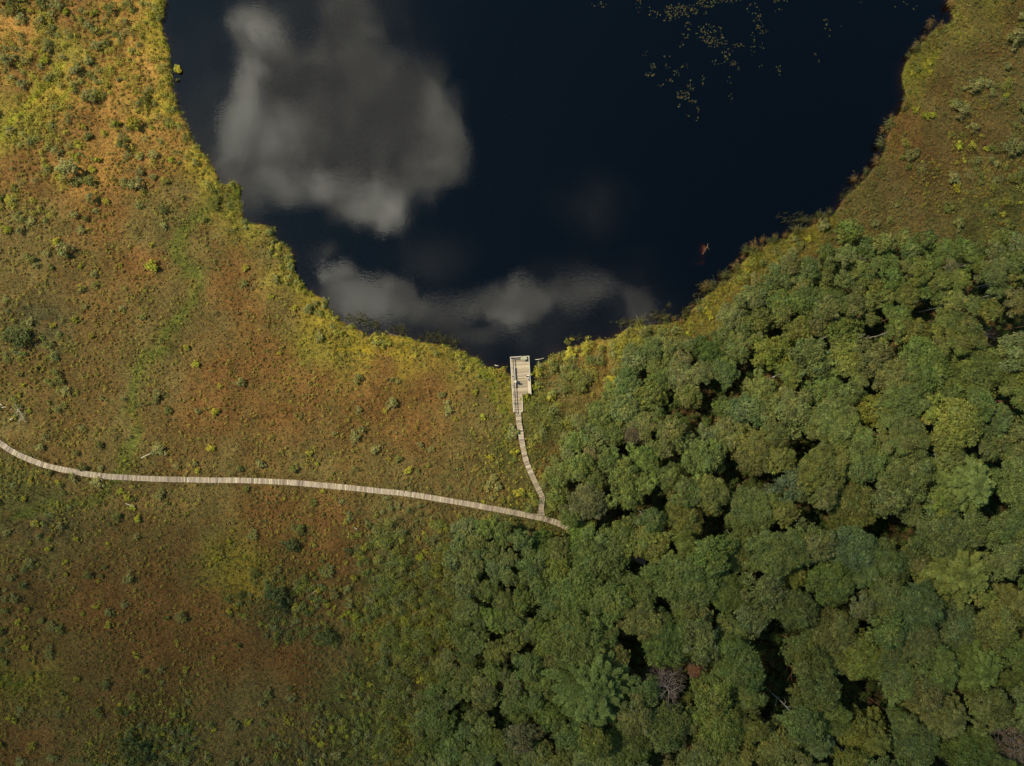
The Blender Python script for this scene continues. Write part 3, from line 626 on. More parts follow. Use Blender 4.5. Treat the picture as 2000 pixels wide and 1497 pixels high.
def shrub(px, py, rpx, tone, k):
    x, y = G(px, py, .5); r = rpx / 12; R0 = (.8, .6)[k]; s = r / R0; z = max(0, float(gz(x, y)[0]))
    root = newobj(('dwarf_pine', 'bog_shrub')[k], None, loc=(x, y, z)); root.rotation_euler = (0, 0, random.uniform(0, 6.28)); root.empty_display_size = .3
    c = STONE[tone]; v = random.uniform(.85, 1.15); f = newobj('foliage', random.choice(SHP[k]), root, (0, 0, .26 * s)); f.scale = (s * random.uniform(.8, 1.35), s * random.uniform(.8, 1.35), s * random.uniform(.7, 1.2)); f.color = (c[0] * v, c[1] * v, c[2] * v, 1)
    st = newobj('stems', STEM, root); st.scale = (s, s, s)
    sz = 'tiny' if r < .42 else 'small' if r < .62 else 'medium-sized' if r < .95 else 'large'
    SH.append(dict(o=root, px=px, py=py, size=sz, tone=tone, kind=('dwarf pine', 'bog shrub')[k], cat=('dwarf pine', 'shrub')[k], group=('dwarf pines scattered over the bog', 'leafy shrubs scattered over the bog')[k]))
    K[k] += 1; splaced.append((px, py, rpx))
for a, b, r, t_ in fixed: shrub(a, b, r, t_, 0 if t_ in ('grey-green', 'dark green') else 1)
for i in ci:
    a, b = cx_[i], cy_[i]; k = 0 if vnoise(a / 60, b / 60, 8) + rng.uniform(-.3, .3) > .5 else 1
    if K[k] >= 270: continue
    r = (rng.uniform(5.5, 13) if k == 0 else rng.uniform(4, 8.5)) * (1.25 if a > 1040 and 650 < b < 960 else 1) * (1.1 if a < 300 and b < 420 else .85 if a < 1000 else 1)
    if any((a - p) ** 2 + (b - q) ** 2 < ((r + s) * .8) ** 2 for p, q, s in splaced): continue
    if k == 0: tone = random.choice(['grey-green', 'grey-green', 'dull green'])
    else: tone = random.choice(['yellow-green', 'lime green', 'yellow-green', 'dull green'])
    shrub(a, b, r, tone, k)
describe(SH); print('SHRUBS', K)

def blades(X, Y, Z, h, wd, lean, col, nb):
    """nb arching grass blades per tuft (two quads each)"""
    n = len(X); a = rng.uniform(0, 6.283, (n, nb)); hh = h * rng.uniform(.6, 1.3, (n, nb)); ln = lean * rng.uniform(.3, 1.2, (n, nb)) * hh
    dx, dy = np.cos(a), np.sin(a); bx = X[:, None] + dx * .05; by = Y[:, None] + dy * .05; bz = Z[:, None] - .05 + 0 * a
    sx, sy = -dy * wd, dx * wd; P_ = []
    for (f, g, q) in ((0, 0, 1), (.45, .75, .8), (1.0, 1.0, .12)):
        px_ = bx + dx * ln * f; py_ = by + dy * ln * f; pz = bz + hh * g
        P_.append(np.stack([px_ - sx * q, py_ - sy * q, pz], -1)); P_.append(np.stack([px_ + sx * q, py_ + sy * q, pz], -1))
    V = np.stack(P_, 2).reshape(-1, 3); m = n * nb; b6 = np.arange(m)[:, None] * 6
    Fq = np.concatenate([b6 + np.array([0, 1, 3, 2]), b6 + np.array([2, 3, 5, 4])])
    c = np.repeat(np.repeat(col, nb, 0) * rng.uniform(.7, 1.35, (m, 1)), 6, 0)
    return V, Fq, c
def scatter(n, box=(-40, -40, 2040, 1540)):
    px = rng.uniform(box[0], box[2], n); py = rng.uniform(box[1], box[3], n)
    xy = np.array([G(a, b, .3) for a, b in zip(px, py)]); X, Y = xy[:, 0], xy[:, 1]; D = sdist(X, Y); return px, py, X, Y, D, hgt(X, Y, D)
# heather and moss sprigs over the whole bog
px, py, X, Y, D, Z = scatter(230000)
fo = inpoly(px, py, FOREST); k = (D > .05) & clear(px, py, 5.5) & ~(fo & (rng.uniform(0, 1, len(px)) < .6))
px, py, X, Y, D, Z = [v[k] for v in (px, py, X, Y, D, Z)]
base = bogcol(X, Y); n = len(X)
u = rng.uniform(0, 1, n)[:, None]; cl = fbm(X * .8, Y * .8, 44, 3)[:, None]
alt = np.where(u < np.where(px > 1400, .2, .42)[:, None], np.array((.195, .10, .03)), np.where(u < .66, np.array((.17, .16, .030)), np.array((.085, .095, .035))))
col = base * .62 + alt * .42; col *= np.where(cl > .55, 1.25, .95)
C0 = np.stack([X, Y, Z + rng.uniform(.02, .28, n) * (1 + 1.2 * (cl[:, 0] > .56))], -1)
Nn = rng.normal(size=(n, 3)) * .55 + np.array([0, 0, .9])
V, Fq, c = cards(C0, Nn, rng.uniform(.06, .17, n), .6, col)
tag(newobj('heather', mesh('heather', V, Fq, M_heath, c)), 'fine rusty heather and moss sprigs covering the bog', 'heather', kind='stuff')
# low tussocks: leafy clumps too many to count
px, py, X, Y, D, Z = scatter(95000)
k = (D > .0) & clear(px, py, 7) & (rng.uniform(0, 1, len(px)) < (.08 + .6 * density(px, py)) * np.where((px < 900) & (py > 560), .85, 1) * sstep(.34, .58, fbm(X * .25, Y * .25, 61, 3))) & ~(inpoly(px, py, FOREST) & (rng.uniform(0, 1, len(px)) < .5))
px, py, X, Y, D, Z = [v[k] for v in (px, py, X, Y, D, Z)]; n = len(X); q = 26; print('LOW', n)
rr_ = rng.uniform(.14, .42, n); e = rng.normal(size=(n, q, 3)); e[..., 2] = np.abs(e[..., 2]); e /= np.linalg.norm(e, axis=2, keepdims=True)
C0 = np.stack([X, Y, Z + .1], -1)[:, None, :] + e * rr_[:, None, None] * rng.uniform(.5, 1, (n, q, 1)) * np.array([1, 1, 1.1])
u = rng.uniform(0, 1, n)[:, None]; yel = (vnoise(px / 90, py / 90, 17) > .5)[:, None]
pal = np.where(u < .5, np.where(yel | (px[:, None] < 420), np.array((.29, .27, .045)), np.array((.17, .175, .06))), np.where(u < .75, np.array((.15, .155, .04)), np.array((.26, .17, .04))))
col = np.repeat((pal * .75 + bogcol(X, Y) * .35) * rng.uniform(.8, 1.2, (n, 1)), q, 0) * rng.uniform(.8, 1.2, (n * q, 1))
V, Fq, c = cards(C0.reshape(-1, 3), (e * .8 + np.array([0, 0, .7]) + rng.normal(size=e.shape) * .4).reshape(-1, 3), .095, .5, col)
tag(newobj('low_bushes', mesh('low_bushes', V, Fq, M_leaf, c)), 'countless low bilberry and moss hummocks between the shrubs', 'undergrowth', kind='stuff')
# larger nameless bushes filling the scrubby zones
px, py, X, Y, D, Z = scatter(24000)
dn_ = density(px, py)
thick = ((px > 1035) & (px < 1330) & (py > 670) & (py < 1000)) | ((px > 690) & (py > 1020) & (px < 980)) | ((px > 520) & (px < 660) & (py > 1120) & (py < 1260)) | ((px > 250) & (px < 420) & (py > 1410))
k = (D > .15) & clear(px, py, 11) & (rng.uniform(0, 1, len(px)) < np.maximum(np.where(thick, .75, 0) + .42 * sstep(.45, 1.25, dn_), np.where((px < 430) & (py < 430), .42 * sstep(.2, .9, dn_), 0)) * sstep(.35, .55, fbm(X * .2, Y * .2, 161, 3)) + np.where((D < 2.4) & ((px < 1000) | (px < 1330) & (py > 600)), .35, 0)) & ~inpoly(px, py, FOREST)
px, py, X, Y, D, Z = [v[k] for v in (px, py, X, Y, D, Z)]; n = len(X); q = 110; print('BUSH', n)
big_ = np.where((px > 1030) | (px > 740) & (py > 1010), 1.7, np.where((px < 430) & (py < 430), 1.3, 1.0)); rr_ = rng.uniform(.3, .75, n) * big_; e = rng.normal(size=(n, q, 3)); e[..., 2] = np.abs(e[..., 2]); e /= np.linalg.norm(e, axis=2, keepdims=True)
lob = 1 + .35 * np.sin(np.arctan2(e[..., 1], e[..., 0]) * rng.integers(2, 5, (n, 1)) + rng.uniform(0, 6, (n, 1)))
C0 = np.stack([X, Y, Z + .15 + .5 * (big_ > 1.5)], -1)[:, None, :] + e * (rr_[:, None] * lob * rng.uniform(.55, 1, (n, q)))[..., None] * np.array([1, 1, 1.1])
u = rng.uniform(0, 1, n)[:, None]; pal = np.where((px[:, None] < 420) & (py[:, None] < 480) | (D[:, None] < 2.6) & (px[:, None] < 1250), np.where(u < .6, np.array((.32, .30, .05)), np.array((.21, .23, .075))), np.where(u < .35, np.array((.18, .20, .075)), np.where(u < .7, np.array((.15, .185, .045)), np.array((.24, .25, .045)))))
col = np.repeat(pal * rng.uniform(.75, 1.15, (n, 1)), q, 0) * rng.uniform(.7, 1.3, (n * q, 1))
V, Fq, c = cards(C0.reshape(-1, 3), (e * .8 + np.array([0, 0, .7]) + rng.normal(size=e.shape) * .4).reshape(-1, 3), .10, .5, col)
tag(newobj('scrub', mesh('scrub', V, Fq, M_leaf, c)), 'dense low scrub of young pines and bushes too many to count', 'scrub', kind='stuff')
# undergrowth below the trees
px, py, X, Y, D, Z = scatter(12000, (760, 430, 2040, 1540))
k = inpoly(px, py, FOREST) & (pdist(px, py, PATH_L) > 10); px, py, X, Y, D, Z = [v[k] for v in (px, py, X, Y, D, Z)]; n = len(X); q = 60; print('UNDER', n)
e = rng.normal(size=(n, q, 3)); e[..., 2] = np.abs(e[..., 2]); e /= np.linalg.norm(e, axis=2, keepdims=True); rr_ = rng.uniform(.35, 1.0, n)
C0 = np.stack([X, Y, Z + rng.uniform(.1, 3.0, n)], -1)[:, None, :] + e * (rr_[:, None] * rng.uniform(.3, 1, (n, q)))[..., None] * np.array([1, 1, .8])
col = np.repeat(np.where(rng.uniform(0, 1, (n, 1)) < .8, np.array((.07, .10, .025)), np.array((.13, .085, .035))) * rng.uniform(.7, 1.2, (n, 1)), q, 0)
V, Fq, c = cards(C0.reshape(-1, 3), (e * .6 + np.array([0, 0, .8])).reshape(-1, 3), .13, .5, col)
tag(newobj('undergrowth', mesh('undergrowth', V, Fq, M_leaf, c)), 'dark ferns and saplings covering the forest floor', 'undergrowth', kind='stuff')
# sedge grass: along the banks, in the wet green runnels, along boardwalks
px, py, X, Y, D, Z = scatter(70000)
run = fbm(X * .10, Y * .10, 71, 3); bc = bogcol(X, Y); green = bc[:, 1] / bc[:, 0]
k = (D > -.25) & clear(px, py, 5.5) & ~inpoly(px, py, FOREST) & (((D < 2.2) & (rng.uniform(0, 1, len(px)) < .9)) | ((green > .85) & (rng.uniform(0, 1, len(px)) < .4)) | (rng.uniform(0, 1, len(px)) < .06) | (((pdist(px, py, PATH_L) < 14) | (pdist(px, py, PATH_S) < 14)) & (rng.uniform(0, 1, len(px)) < .6)))
X, Y, Z, D, bc, px, py = X[k], Y[k], Z[k], D[k], bc[k], px[k], py[k]; print('SEDGE', len(X))
rim = np.exp(-np.abs(D) / 1.4)[:, None] * np.where(px < 1330, 1, .7)[:, None]
V, Fq, c = blades(X, Y, np.maximum(Z, -.05), .45, .022, .75, bc * (1 - .5 * rim) * 1.15 + np.array((.24, .34, .02)) * .9 * rim, 7)
tag(newobj('sedge_grass', mesh('sedge_grass', V, Fq, M_grass, c)), 'soft sedge grass fringing the banks and boardwalks', 'grass', kind='stuff')
# reeds standing in the shallows
RL = [(700, 622, 20, 9, 60), (730, 635, 14, 8, 30), (780, 645, 14, 8, 40), (850, 660, 22, 8, 70), (885, 668, 14, 6, 30), (1120, 660, 10, 8, 14), (1240, 632, 26, 6, 60), (1290, 622, 24, 7, 60), (1303, 600, 2, 3, 4), (1340, 612, 10, 8, 40), (1375, 570, 14, 10, 50), (1410, 540, 12, 8, 30), (1570, 430, 34, 8, 70), (1650, 385, 10, 12, 20)]
pr = []
for a, b, rx, ry, m in RL: pr += [(a + rng.normal() * rx * .7, b + rng.normal() * ry * .7) for _ in range(m)]
XY = np.array([G(a, b, 0) for a, b in pr]); Dk = sdist(XY[:, 0], XY[:, 1]); XY = XY[Dk < .3]
V, Fq, c = blades(XY[:, 0], XY[:, 1], np.full(len(XY), -.3), 1.5, .018, .35, np.tile(np.array((.15, .14, .05)), (len(XY), 1)), 5)
tag(newobj('reeds', mesh('reeds', V, Fq, M_grass, c)), 'thin pale reeds standing in the shallow water by the banks', 'reeds', kind='stuff')
# arching sedge tussocks leaning out over the right bank
def tussock_mesh(seed):
    r_ = np.random.default_rng(seed); n = 75; a = r_.uniform(-1.5, 1.5, n) + r_.normal(size=n) * .4; h = r_.uniform(.6, 1.3, n); out = r_.uniform(.35, 1.0, n)
    dx, dy = np.cos(a), np.sin(a); wd = .016; Pn = []
    bx, by = r_.normal(size=(2, n)) * .18
    for f, g, q in ((0, 0, 1), (.3, .75, 1), (.75, 1.0, .8), (1.1, .72, .2)):
        Pn += [np.stack([bx + dx * out * f - (-dy) * -wd * q, by + dy * out * f + dx * -wd * q, h * g], -1), np.stack([bx + dx * out * f + dy * -wd * q, by + dy * out * f + dx * wd * q, h * g], -1)]
    V = np.stack(Pn, 1).reshape(-1, 3); b8 = np.arange(n)[:, None] * 8
    Fq = np.concatenate([b8 + np.array(x) for x in ([0, 1, 3, 2], [2, 3, 5, 4], [4, 5, 7, 6])])
    return mesh('sedge_tussock', V, Fq, M_grass, np.repeat(r_.uniform(.5, 1.4, (n, 1)) * np.ones((1, 3)), 8, 0))
TM = [tussock_mesh(700 + i) for i in range(5)]
TP = [(1853, 8), (1845, 20), (1836, 38), (1826, 47), (1816, 52), (1810, 62), (1797, 68), (1788, 78), (1783, 88), (1786, 98), (1776, 112), (1760, 180), (1752, 190), (1748, 200), (1752, 208), (1745, 215), (1741, 224), (1733, 236), (1727, 244), (1727, 256), (1722, 285), (1713, 305), (1704, 312), (1698, 320), (1690, 333), (1682, 343), (1672, 352),
      (1655, 372), (1640, 393), (1634, 405), (1622, 413), (1610, 419), (1600, 424), (1588, 428), (1577, 430), (1565, 430), (1556, 436), (1548, 430), (1540, 437), (1530, 446), (1520, 440), (1512, 452), (1505, 458), (1497, 462), (1500, 470), (1488, 468), (1478, 478), (1470, 482), (1462, 488), (1452, 486), (1446, 500), (1440, 508), (1432, 520), (1424, 512), (1420, 530), (1412, 538), (1403, 545), (1395, 545), (1388, 558), (1380, 566), (1372, 565), (1366, 578), (1360, 590), (1352, 598), (1346, 605), (1338, 618), (1328, 622), (1315, 625), (1300, 626), (1285, 630), (1268, 632), (1250, 636)]
tl = []
for i, (a, b) in enumerate(TP):
    if random.random() < .15: continue
    x, y = G(a, b, .4); e = .3; gx_ = float((sdist(np.array([x + e]), np.array([y])) - sdist(np.array([x - e]), np.array([y])))[0]); gy_ = float((sdist(np.array([x]), np.array([y + e])) - sdist(np.array([x]), np.array([y - e])))[0])
    dd = float(sdist(np.array([x]), np.array([y]))[0]); gn = math.hypot(gx_, gy_) + 1e-6
    sh = max(0, -dd - random.uniform(-.6, .8)); x += gx_ / gn * sh; y += gy_ / gn * sh
    o = newobj('sedge_tussock', TM[i % 5], loc=(x, y, float(gz(x, y)[0]) * .3 - .05)); s = random.choice((.7, .95, 1.15, 1.45)) * random.uniform(.85, 1.15); o.scale = (s, s, s); o.rotation_euler = (0, 0, math.atan2(-gy_, -gx_) + random.uniform(-.3, .3))
    br = random.random(); o.color = (.34 if br > .5 else .22, .21 if br > .5 else .22, .075, 1)
    tl.append(dict(o=o, px=a, py=b, size='small' if s < .9 else 'broad' if s < 1.1 else 'tall', tone='rusty brown' if br > .5 else 'olive green', kind='sedge tussock', cat='sedge tussock', group='sedge tussocks leaning over the right bank'))
LM2 = LM; LM = LM + [('the bank opposite the lilies', 1790, 90), ('the big bank bulge', 1762, 150), ('the right bank corner', 1640, 410), ('the lower right bank', 1450, 505), ('the dark inlet of the right bank', 1350, 605)]
describe(tl); LM = LM2

# ------------------------------------------------------------------ water lilies
def pad_mesh(seed):
    r_ = random.Random(seed); V = [(0, 0, .012)]; n = 12; a0 = .28
    for i in range(n + 1):
        a = a0 + (6.283 - 2 * a0) * i / n; q = 1 + r_.uniform(-.06, .06); V.append((q * math.cos(a), q * math.sin(a) * .9, .012 + r_.uniform(0, .05)))
    for i in range(n + 1): x, y, z = V[1 + i]; V.append((x * .97, y * .97, z - .03))
    Fq = [(0, i, i + 1) for i in range(1, n + 1)] + [t for i in range(1, n + 1) for t in ((i, i + n + 1, i + 1), (i + 1, i + n + 1, i + n + 2))]
    return mesh('lily_pad', V, Fq, M_pad, np.ones((len(V), 3)))
PM = [pad_mesh(i) for i in range(5)]
LC = [(1320, 22, 20, 13, 70), (1342, 20, 20, 11, 55), (1380, 8, 18, 8, 45), (1418, 3, 28, 4, 26), (1385, 66, 24, 18, 80), (1398, 82, 20, 10, 40), (1345, 47, 7, 12, 14), (1335, 72, 8, 7, 7), (1330, 88, 5, 6, 6), (1163, 11, 8, 4, 4), (1178, 8, 8, 6, 7), (1247, 16, 6, 15, 13), (1278, 28, 10, 8, 13), (1302, 38, 8, 4, 8), (1470, 18, 12, 10, 12),
      (1482, 46, 9, 16, 26), (1492, 62, 8, 5, 8), (1470, 85, 4, 22, 14), (1488, 90, 4, 6, 6), (1443, 89, 12, 4, 16), (1420, 104, 9, 13, 24), (1432, 124, 8, 5, 12), (1443, 135, 3, 3, 4), (1403, 122, 13, 4, 10), (1262, 105, 9, 5, 4), (1275, 131, 5, 6, 11), (1266, 146, 12, 3, 14), (1300, 112, 7, 3, 7), (1304, 131, 4, 9, 6), (1323, 140, 8, 9, 12), (1337, 130, 8, 6, 8),
      (1290, 167, 5, 3, 5), (1308, 157, 7, 3, 6), (1350, 166, 8, 10, 15), (1335, 186, 13, 8, 50), (1352, 199, 8, 4, 9), (1326, 205, 3, 4, 4), (1364, 212, 4, 8, 5), (1345, 227, 9, 2, 4), (1361, 233, 3, 3, 3), (1372, 157, 3, 9, 7), (1425, 158, 4, 9, 5), (1427, 190, 3, 9, 6), (1487, 130, 4, 2, 2), (1519, 137, 5, 10, 9), (1592, 106, 5, 3, 4), (1600, 118, 2, 4, 2),
      (1613, 47, 9, 10, 9), (1619, 64, 3, 7, 4), (1644, 52, 2, 1, 1), (1748, 14, 2, 1, 1), (1768, 8, 6, 4, 4), (1782, 19, 4, 3, 3), (1791, 12, 2, 2, 2), (1525, 3, 14, 3, 12), (1680, 3, 3, 3, 2), (1377, 26, 4, 5, 4), (1268, 14, 1, 1, 1), (1520, 20, 8, 3, 3)]
pads = []
for ci_, (a, b, rx, ry, m) in enumerate(LC):
    for _ in range(m):
        t = rng.uniform(0, 6.283); q = math.sqrt(rng.uniform(0, 1)) * 1.15; pads.append((a + rx * q * math.cos(t), b + ry * q * math.sin(t), rng.uniform(.06, .13), ci_, m))
pads.sort(key=lambda p: -p[2]); ex = []
for j, (a, b, r, ci_, m) in enumerate(pads):
    x, y = G(a, b, 0); c = random.choice([(.13, .125, .028), (.15, .13, .03), (.09, .11, .03), (.16, .11, .04), (.07, .085, .025)]); v = random.uniform(.33, .62)
    if j < 300:
        o = newobj('lily_pad', random.choice(PM), loc=(x, y, .003 + (j % 7) * .002)); o.scale = (r, r, 1 if r else 1); o.rotation_euler = (0, 0, random.uniform(0, 6.28)); o.color = (c[0] * v, c[1] * v, c[2] * v, 1)
        dirn = 'at the top edge of the pond' if b < 14 else 'in the dense raft near the top of the pond' if b < 40 and 1290 < a < 1400 else 'in the middle raft below the dense one' if b < 125 and 1340 < a < 1455 else 'in the right hand string of the lily field' if 1455 <= a < 1560 else 'in the lone right hand group by the far bank' if a >= 1560 else 'in the small lowest raft' if b > 172 else 'in the sparse left hand strings'
        tn = 'brownish' if c[0] > .155 else 'dull green' if c[0] < .1 else 'yellowish'
        tag(o, '%s lily pad %s' % (tn, dirn), 'lily pad', 'water lily pads floating on the pond')
    else:
        an = rng.uniform(0, 6.28); ps = [(x + r * math.cos(an + k * .95), y + r * math.sin(an + k * .95), .012 + .004 * (k % 3)) for k in range(6)]
        ex.append((np.array([(x, y, .01)] + ps), np.array([(0, k, k + 1, k + 1) for k in range(1, 6)])[:, :3], np.tile(np.array(c) * v, (7, 1))))
tag(newobj('lily_pads', mesh('lily_pads', *[cat(ex)[0], cat(ex)[1], M_pad, cat(ex)[2]])), 'smaller lily leaves floating between the larger pads', 'lily pads', kind='stuff')

# ------------------------------------------------------------------ boxes helper, boardwalks, platform
def box(c, s, ang=0.0, col=(1, 1, 1), bev=0.0, axis='z', rot=None):
    hx, hy, hz = s[0] / 2, s[1] / 2, s[2] / 2; V = np.array([(x, y, z) for x in (-hx, hx) for y in (-hy, hy) for z in (-hz, hz)])
    ca, sa = math.cos(ang), math.sin(ang); M = np.array([[ca, -sa, 0], [sa, ca, 0], [0, 0, 1]])
    if rot is not None: M = M @ np.array(rot)
    V = V @ M.T + np.array(c); Fq = np.array([(0, 1, 3, 2), (4, 6, 7, 5), (0, 4, 5, 1), (2, 3, 7, 6), (0, 2, 6, 4), (1, 5, 7, 3)])
    return V, Fq, np.tile(np.array(col), (8, 1))
def plankcol(k, worn=1.0):
    b = random.choice([(.40, .335, .22), (.35, .285, .19), (.45, .38, .25), (.30, .24, .165), (.38, .305, .23)]); v = random.uniform(.72, 1.12) * (random.uniform(.45, .8) if random.random() < .06 else 1) * worn * .95
    return (b[0] * v * 1.09, b[1] * v * 1.11, b[2] * v * 1.2)
def resample(path, step):
    pts = [Vector((*p, 0)) for p in path]; out = []; carry = 0
    for a, b in zip(pts[:-1], pts[1:]):
        L = (b - a).length; t = carry
        while t < L: out.append(((a.lerp(b, t / L)), (b - a).normalized())); t += step
        carry = t - L
    return out
def smoothpath(px_path, z):
    P_ = [Vector((*G(a, b, z), 0)) for a, b in px_path]; out = []
    for i in range(len(P_) - 1):
        p0_, p1, p2, p3 = P_[max(i - 1, 0)], P_[i], P_[i + 1], P_[min(i + 2, len(P_) - 1)]
        for k in range(8):
            t = k / 8; out.append(.5 * ((2 * p1) + (p2 - p0_) * t + (2 * p0_ - 5 * p1 + 4 * p2 - p3) * t * t + (3 * p1 - p0_ - 3 * p2 + p3) * t ** 3))
    out.append(P_[-1]); return [(p.x, p.y) for p in out]
def boardwalk(path_px, z, width, lab, pitch=.24, wf=None):
    path = smoothpath(path_px, z); root = newobj('boardwalk', None, loc=(*path[len(path) // 2], z)); ox, oy = path[len(path) // 2]; tag(root, lab, 'boardwalk')
    parts = []; rs = resample(path, pitch); seg = 0
    for i, (p, d) in enumerate(rs):
        a = math.atan2(d.y, d.x); wob = .07 * math.sin(i * .061 + 1) + .05 * math.sin(i * .17); wd = width * random.uniform(.96, 1.05) * (wf(i / len(rs)) if wf else 1)
        if i % 26 == 0: seg = random.uniform(-.035, .035); tone = random.uniform(.88, 1.08)
        parts.append(box((p.x - ox - d.y * (wob * .4 + seg), p.y - oy + d.x * (wob * .4 + seg), random.uniform(-.006, .006)), (pitch * random.uniform(.76, .86), wd, .04), a + random.uniform(-.02, .02), plankcol(i, tone)))
    newobj('deck_boards', joinmesh('deck_boards', parts, M_board, False), root)
    for s in (-1, 1):
        parts = []
        rr2 = resample(path, 1.2)
        for (p, d) in rr2: parts.append(box((p.x - ox - d.y * s * width * .34, p.y - oy + d.x * s * width * .34, -.10), (1.23, .12, .14), math.atan2(d.y, d.x)))
        newobj('support_beam', joinmesh('support_beam', parts, M_beam, False), root)
    return root
boardwalk(PATH_L, .62, .88, 'long pale plank boardwalk curving from the left edge across the bog into the trees')
boardwalk(PATH_S, .66, .86, 'short plank boardwalk running from the fork up to the viewing platform', wf=lambda t: 1.0 if t < .93 else 1.0 + (t - .93) * 10)
# platform, built in its own frame: u to the right, v up the picture (towards the pond)
DZ = .70
pA = Vector(G(1003.2, 806, DZ)); pB = Vector(G(997.3, 701, DZ)); vax = (pB - pA).normalized(); uax = Vector((vax.y, -vax.x)); ang = math.atan2(uax.y, uax.x)
plat = newobj('viewing_platform', None, loc=(pA.x, pA.y, DZ)); plat.rotation_euler = (0, 0, ang)
tag(plat, 'wooden viewing platform with railings jutting into the pond, two people on it', 'viewing platform')
def loc(px, py, z=DZ):
    q = Vector(G(px, py, z)) - pA; return q.dot(uax), q.dot(vax)
Lp = (pB - pA).length; uW, vN = loc(1036.5, 770); uN = loc(1019.8, 790)[0]; print('platform', Lp, uW, vN, uN)
parts = []; v = .06; i = 0
while v < Lp:
    wdt = uN if v < vN else uW; parts.append(box((wdt / 2 + random.uniform(-.01, .01), v, random.uniform(-.003, .003)), (wdt + .02, .155, .035), random.uniform(-.003, .003), plankcol(i))); v += .19; i += 1
newobj('deck_boards', joinmesh('deck_boards', parts, M_board, False), plat)
newobj('deck_frame', joinmesh('deck_frame', [box((.08, Lp / 2, -.11), (.1, Lp - .1, .16)), box((uN - .1, Lp / 2, -.111), (.1, Lp - .12, .16)), box((uW - .08, (Lp + vN) / 2, -.112), (.1, Lp - vN - .1, .16)), box((uW / 2, Lp - .04, -.113), (uW - .3, .08, .15)), box(((uW + uN) / 2, vN + .03, -.114), (uW - uN - .2, .08, .15))], M_beam, False), plat)
for (u_, v_) in [(.1, .2), (.1, 3), (.1, 6), (.1, Lp - .15), (uW - .1, vN + .1), (uW - .1, 6), (uW - .1, Lp - .15), (uN - .1, .2)]:
    newobj('support_post', joinmesh('support_post', [tube([(u_, v_, -2.8), (u_, v_, -.03)], [.09, .09], 8)], M_beam), plat)
RH = 1.02
def rail(name, a, b, zr, w_=.10, t_=.05):
    (ax, ay), (bx, by) = a, b; L = math.hypot(bx - ax, by - ay); an = math.atan2(by - ay, bx - ax)
    return newobj(name, joinmesh(name, [box(((ax + bx) / 2, (ay + by) / 2, zr), (L, w_, t_), an)], M_rail, False), plat)
eu = .02
for (a, b) in [((-eu, .05), (-eu, Lp + .05)), ((uW + eu, vN - .1), (uW + eu, Lp + .05)), ((uN + eu, 0.1), (uN + eu, vN - .12))]:
    rail('handrail', a, b, RH, .12, .045); rail('lower_rail', (a[0], a[1] + .05), (b[0], b[1] - .08), RH * .55, .045, .10)
rail('handrail', (-.1, Lp + .13), (uW + .1, Lp + .13), RH + .002, .13, .045); rail('lower_rail', (.05, Lp + .12), (uW - .05, Lp + .12), RH * .55, .04, .10)
posts = [(-eu, v_) for v_ in (.1, 1.6, 2.9, 4.4, 5.9, 7.3)] + [(uW + eu, v_) for v_ in (vN - .05, vN + 1.8, vN + 3.6)] + [(uN + eu, .15), (uN + eu, vN - .15), (-.06, Lp + .10), (uW + .06, Lp + .10)]
for (u_, v_) in posts:
    hh = RH + (.12 if v_ > Lp else -.025); newobj('railing_post', joinmesh('railing_post', [box((u_, v_, hh / 2 - .06), (.09, .09, hh + .12))], M_rail, False), plat)
newobj('railing_post', joinmesh('railing_post', [box((loc(1016.5, 699)[0], Lp + .20, .75), (.06, .06, 1.7))], M_rail, False), plat)
# information board clipped to the front rail
M_panel = solid('faded_panel', (.42, .46, .27), .5, 9, .35); ib = newobj('information_board', None, loc=(0, 0, 0))
ul = (loc(1022.5, 700)[0]); w0 = pA + uax * ul + vax * (Lp - .12); ib.location = (w0.x, w0.y, DZ + .98); ib.rotation_euler = (0, 0, ang)
tilt = [[1, 0, 0], [0, math.cos(.5), -math.sin(.5)], [0, math.sin(.5), math.cos(.5)]]
newobj('panel', joinmesh('panel', [box((0, 0, 0), (.95, .42, .02), 0, rot=tilt)], M_panel, False), ib)
newobj('panel_frame', joinmesh('panel_frame', [box((0, .22, .118), (1.0, .04, .04), rot=tilt), box((0, -.22, -.122), (1.0, .04, .04), rot=tilt)], M_rail, False), ib)
newobj('bracket', joinmesh('bracket', [box((-.3, .1, -.12), (.05, .3, .05)), box((.3, .1, -.12), (.05, .3, .05))], M_beam, False), ib)
tag(ib, 'small faded greenish information board on the front rail of the platform', 'sign')
def bench(px, py0, py1, w_, mm, lab, backside):
    u0, v1 = loc(px, py0); _, v0 = loc(px, py1); vc = (v0 + v1) / 2; L = v1 - v0; q = pA + uax * u0 + vax * vc
    o = newobj('bench', None, loc=(q.x, q.y, DZ + .02)); o.rotation_euler = (0, 0, ang); tag(o, lab, 'bench')
    newobj('seat', joinmesh('seat', [box((-w_ * .26, 0, .43), (w_ * .46, L, .045), col=(.47, .40, .33)), box((w_ * .26, 0, .431), (w_ * .46, L, .045), col=(.5, .43, .35))], mm, False), o)
    for s in (-1, 1): newobj('leg', joinmesh('leg', [box((0, s * L * .4, .2), (w_ * .9, .07, .40))], M_beam, False), o)
bench(1003.3, 718, 757, .34, M_board, 'long narrow bench along the left railing of the platform', -1)
bench(1032.7, 741, 769, .42, M_board, 'wider pale bench along the right railing of the platform', 1)

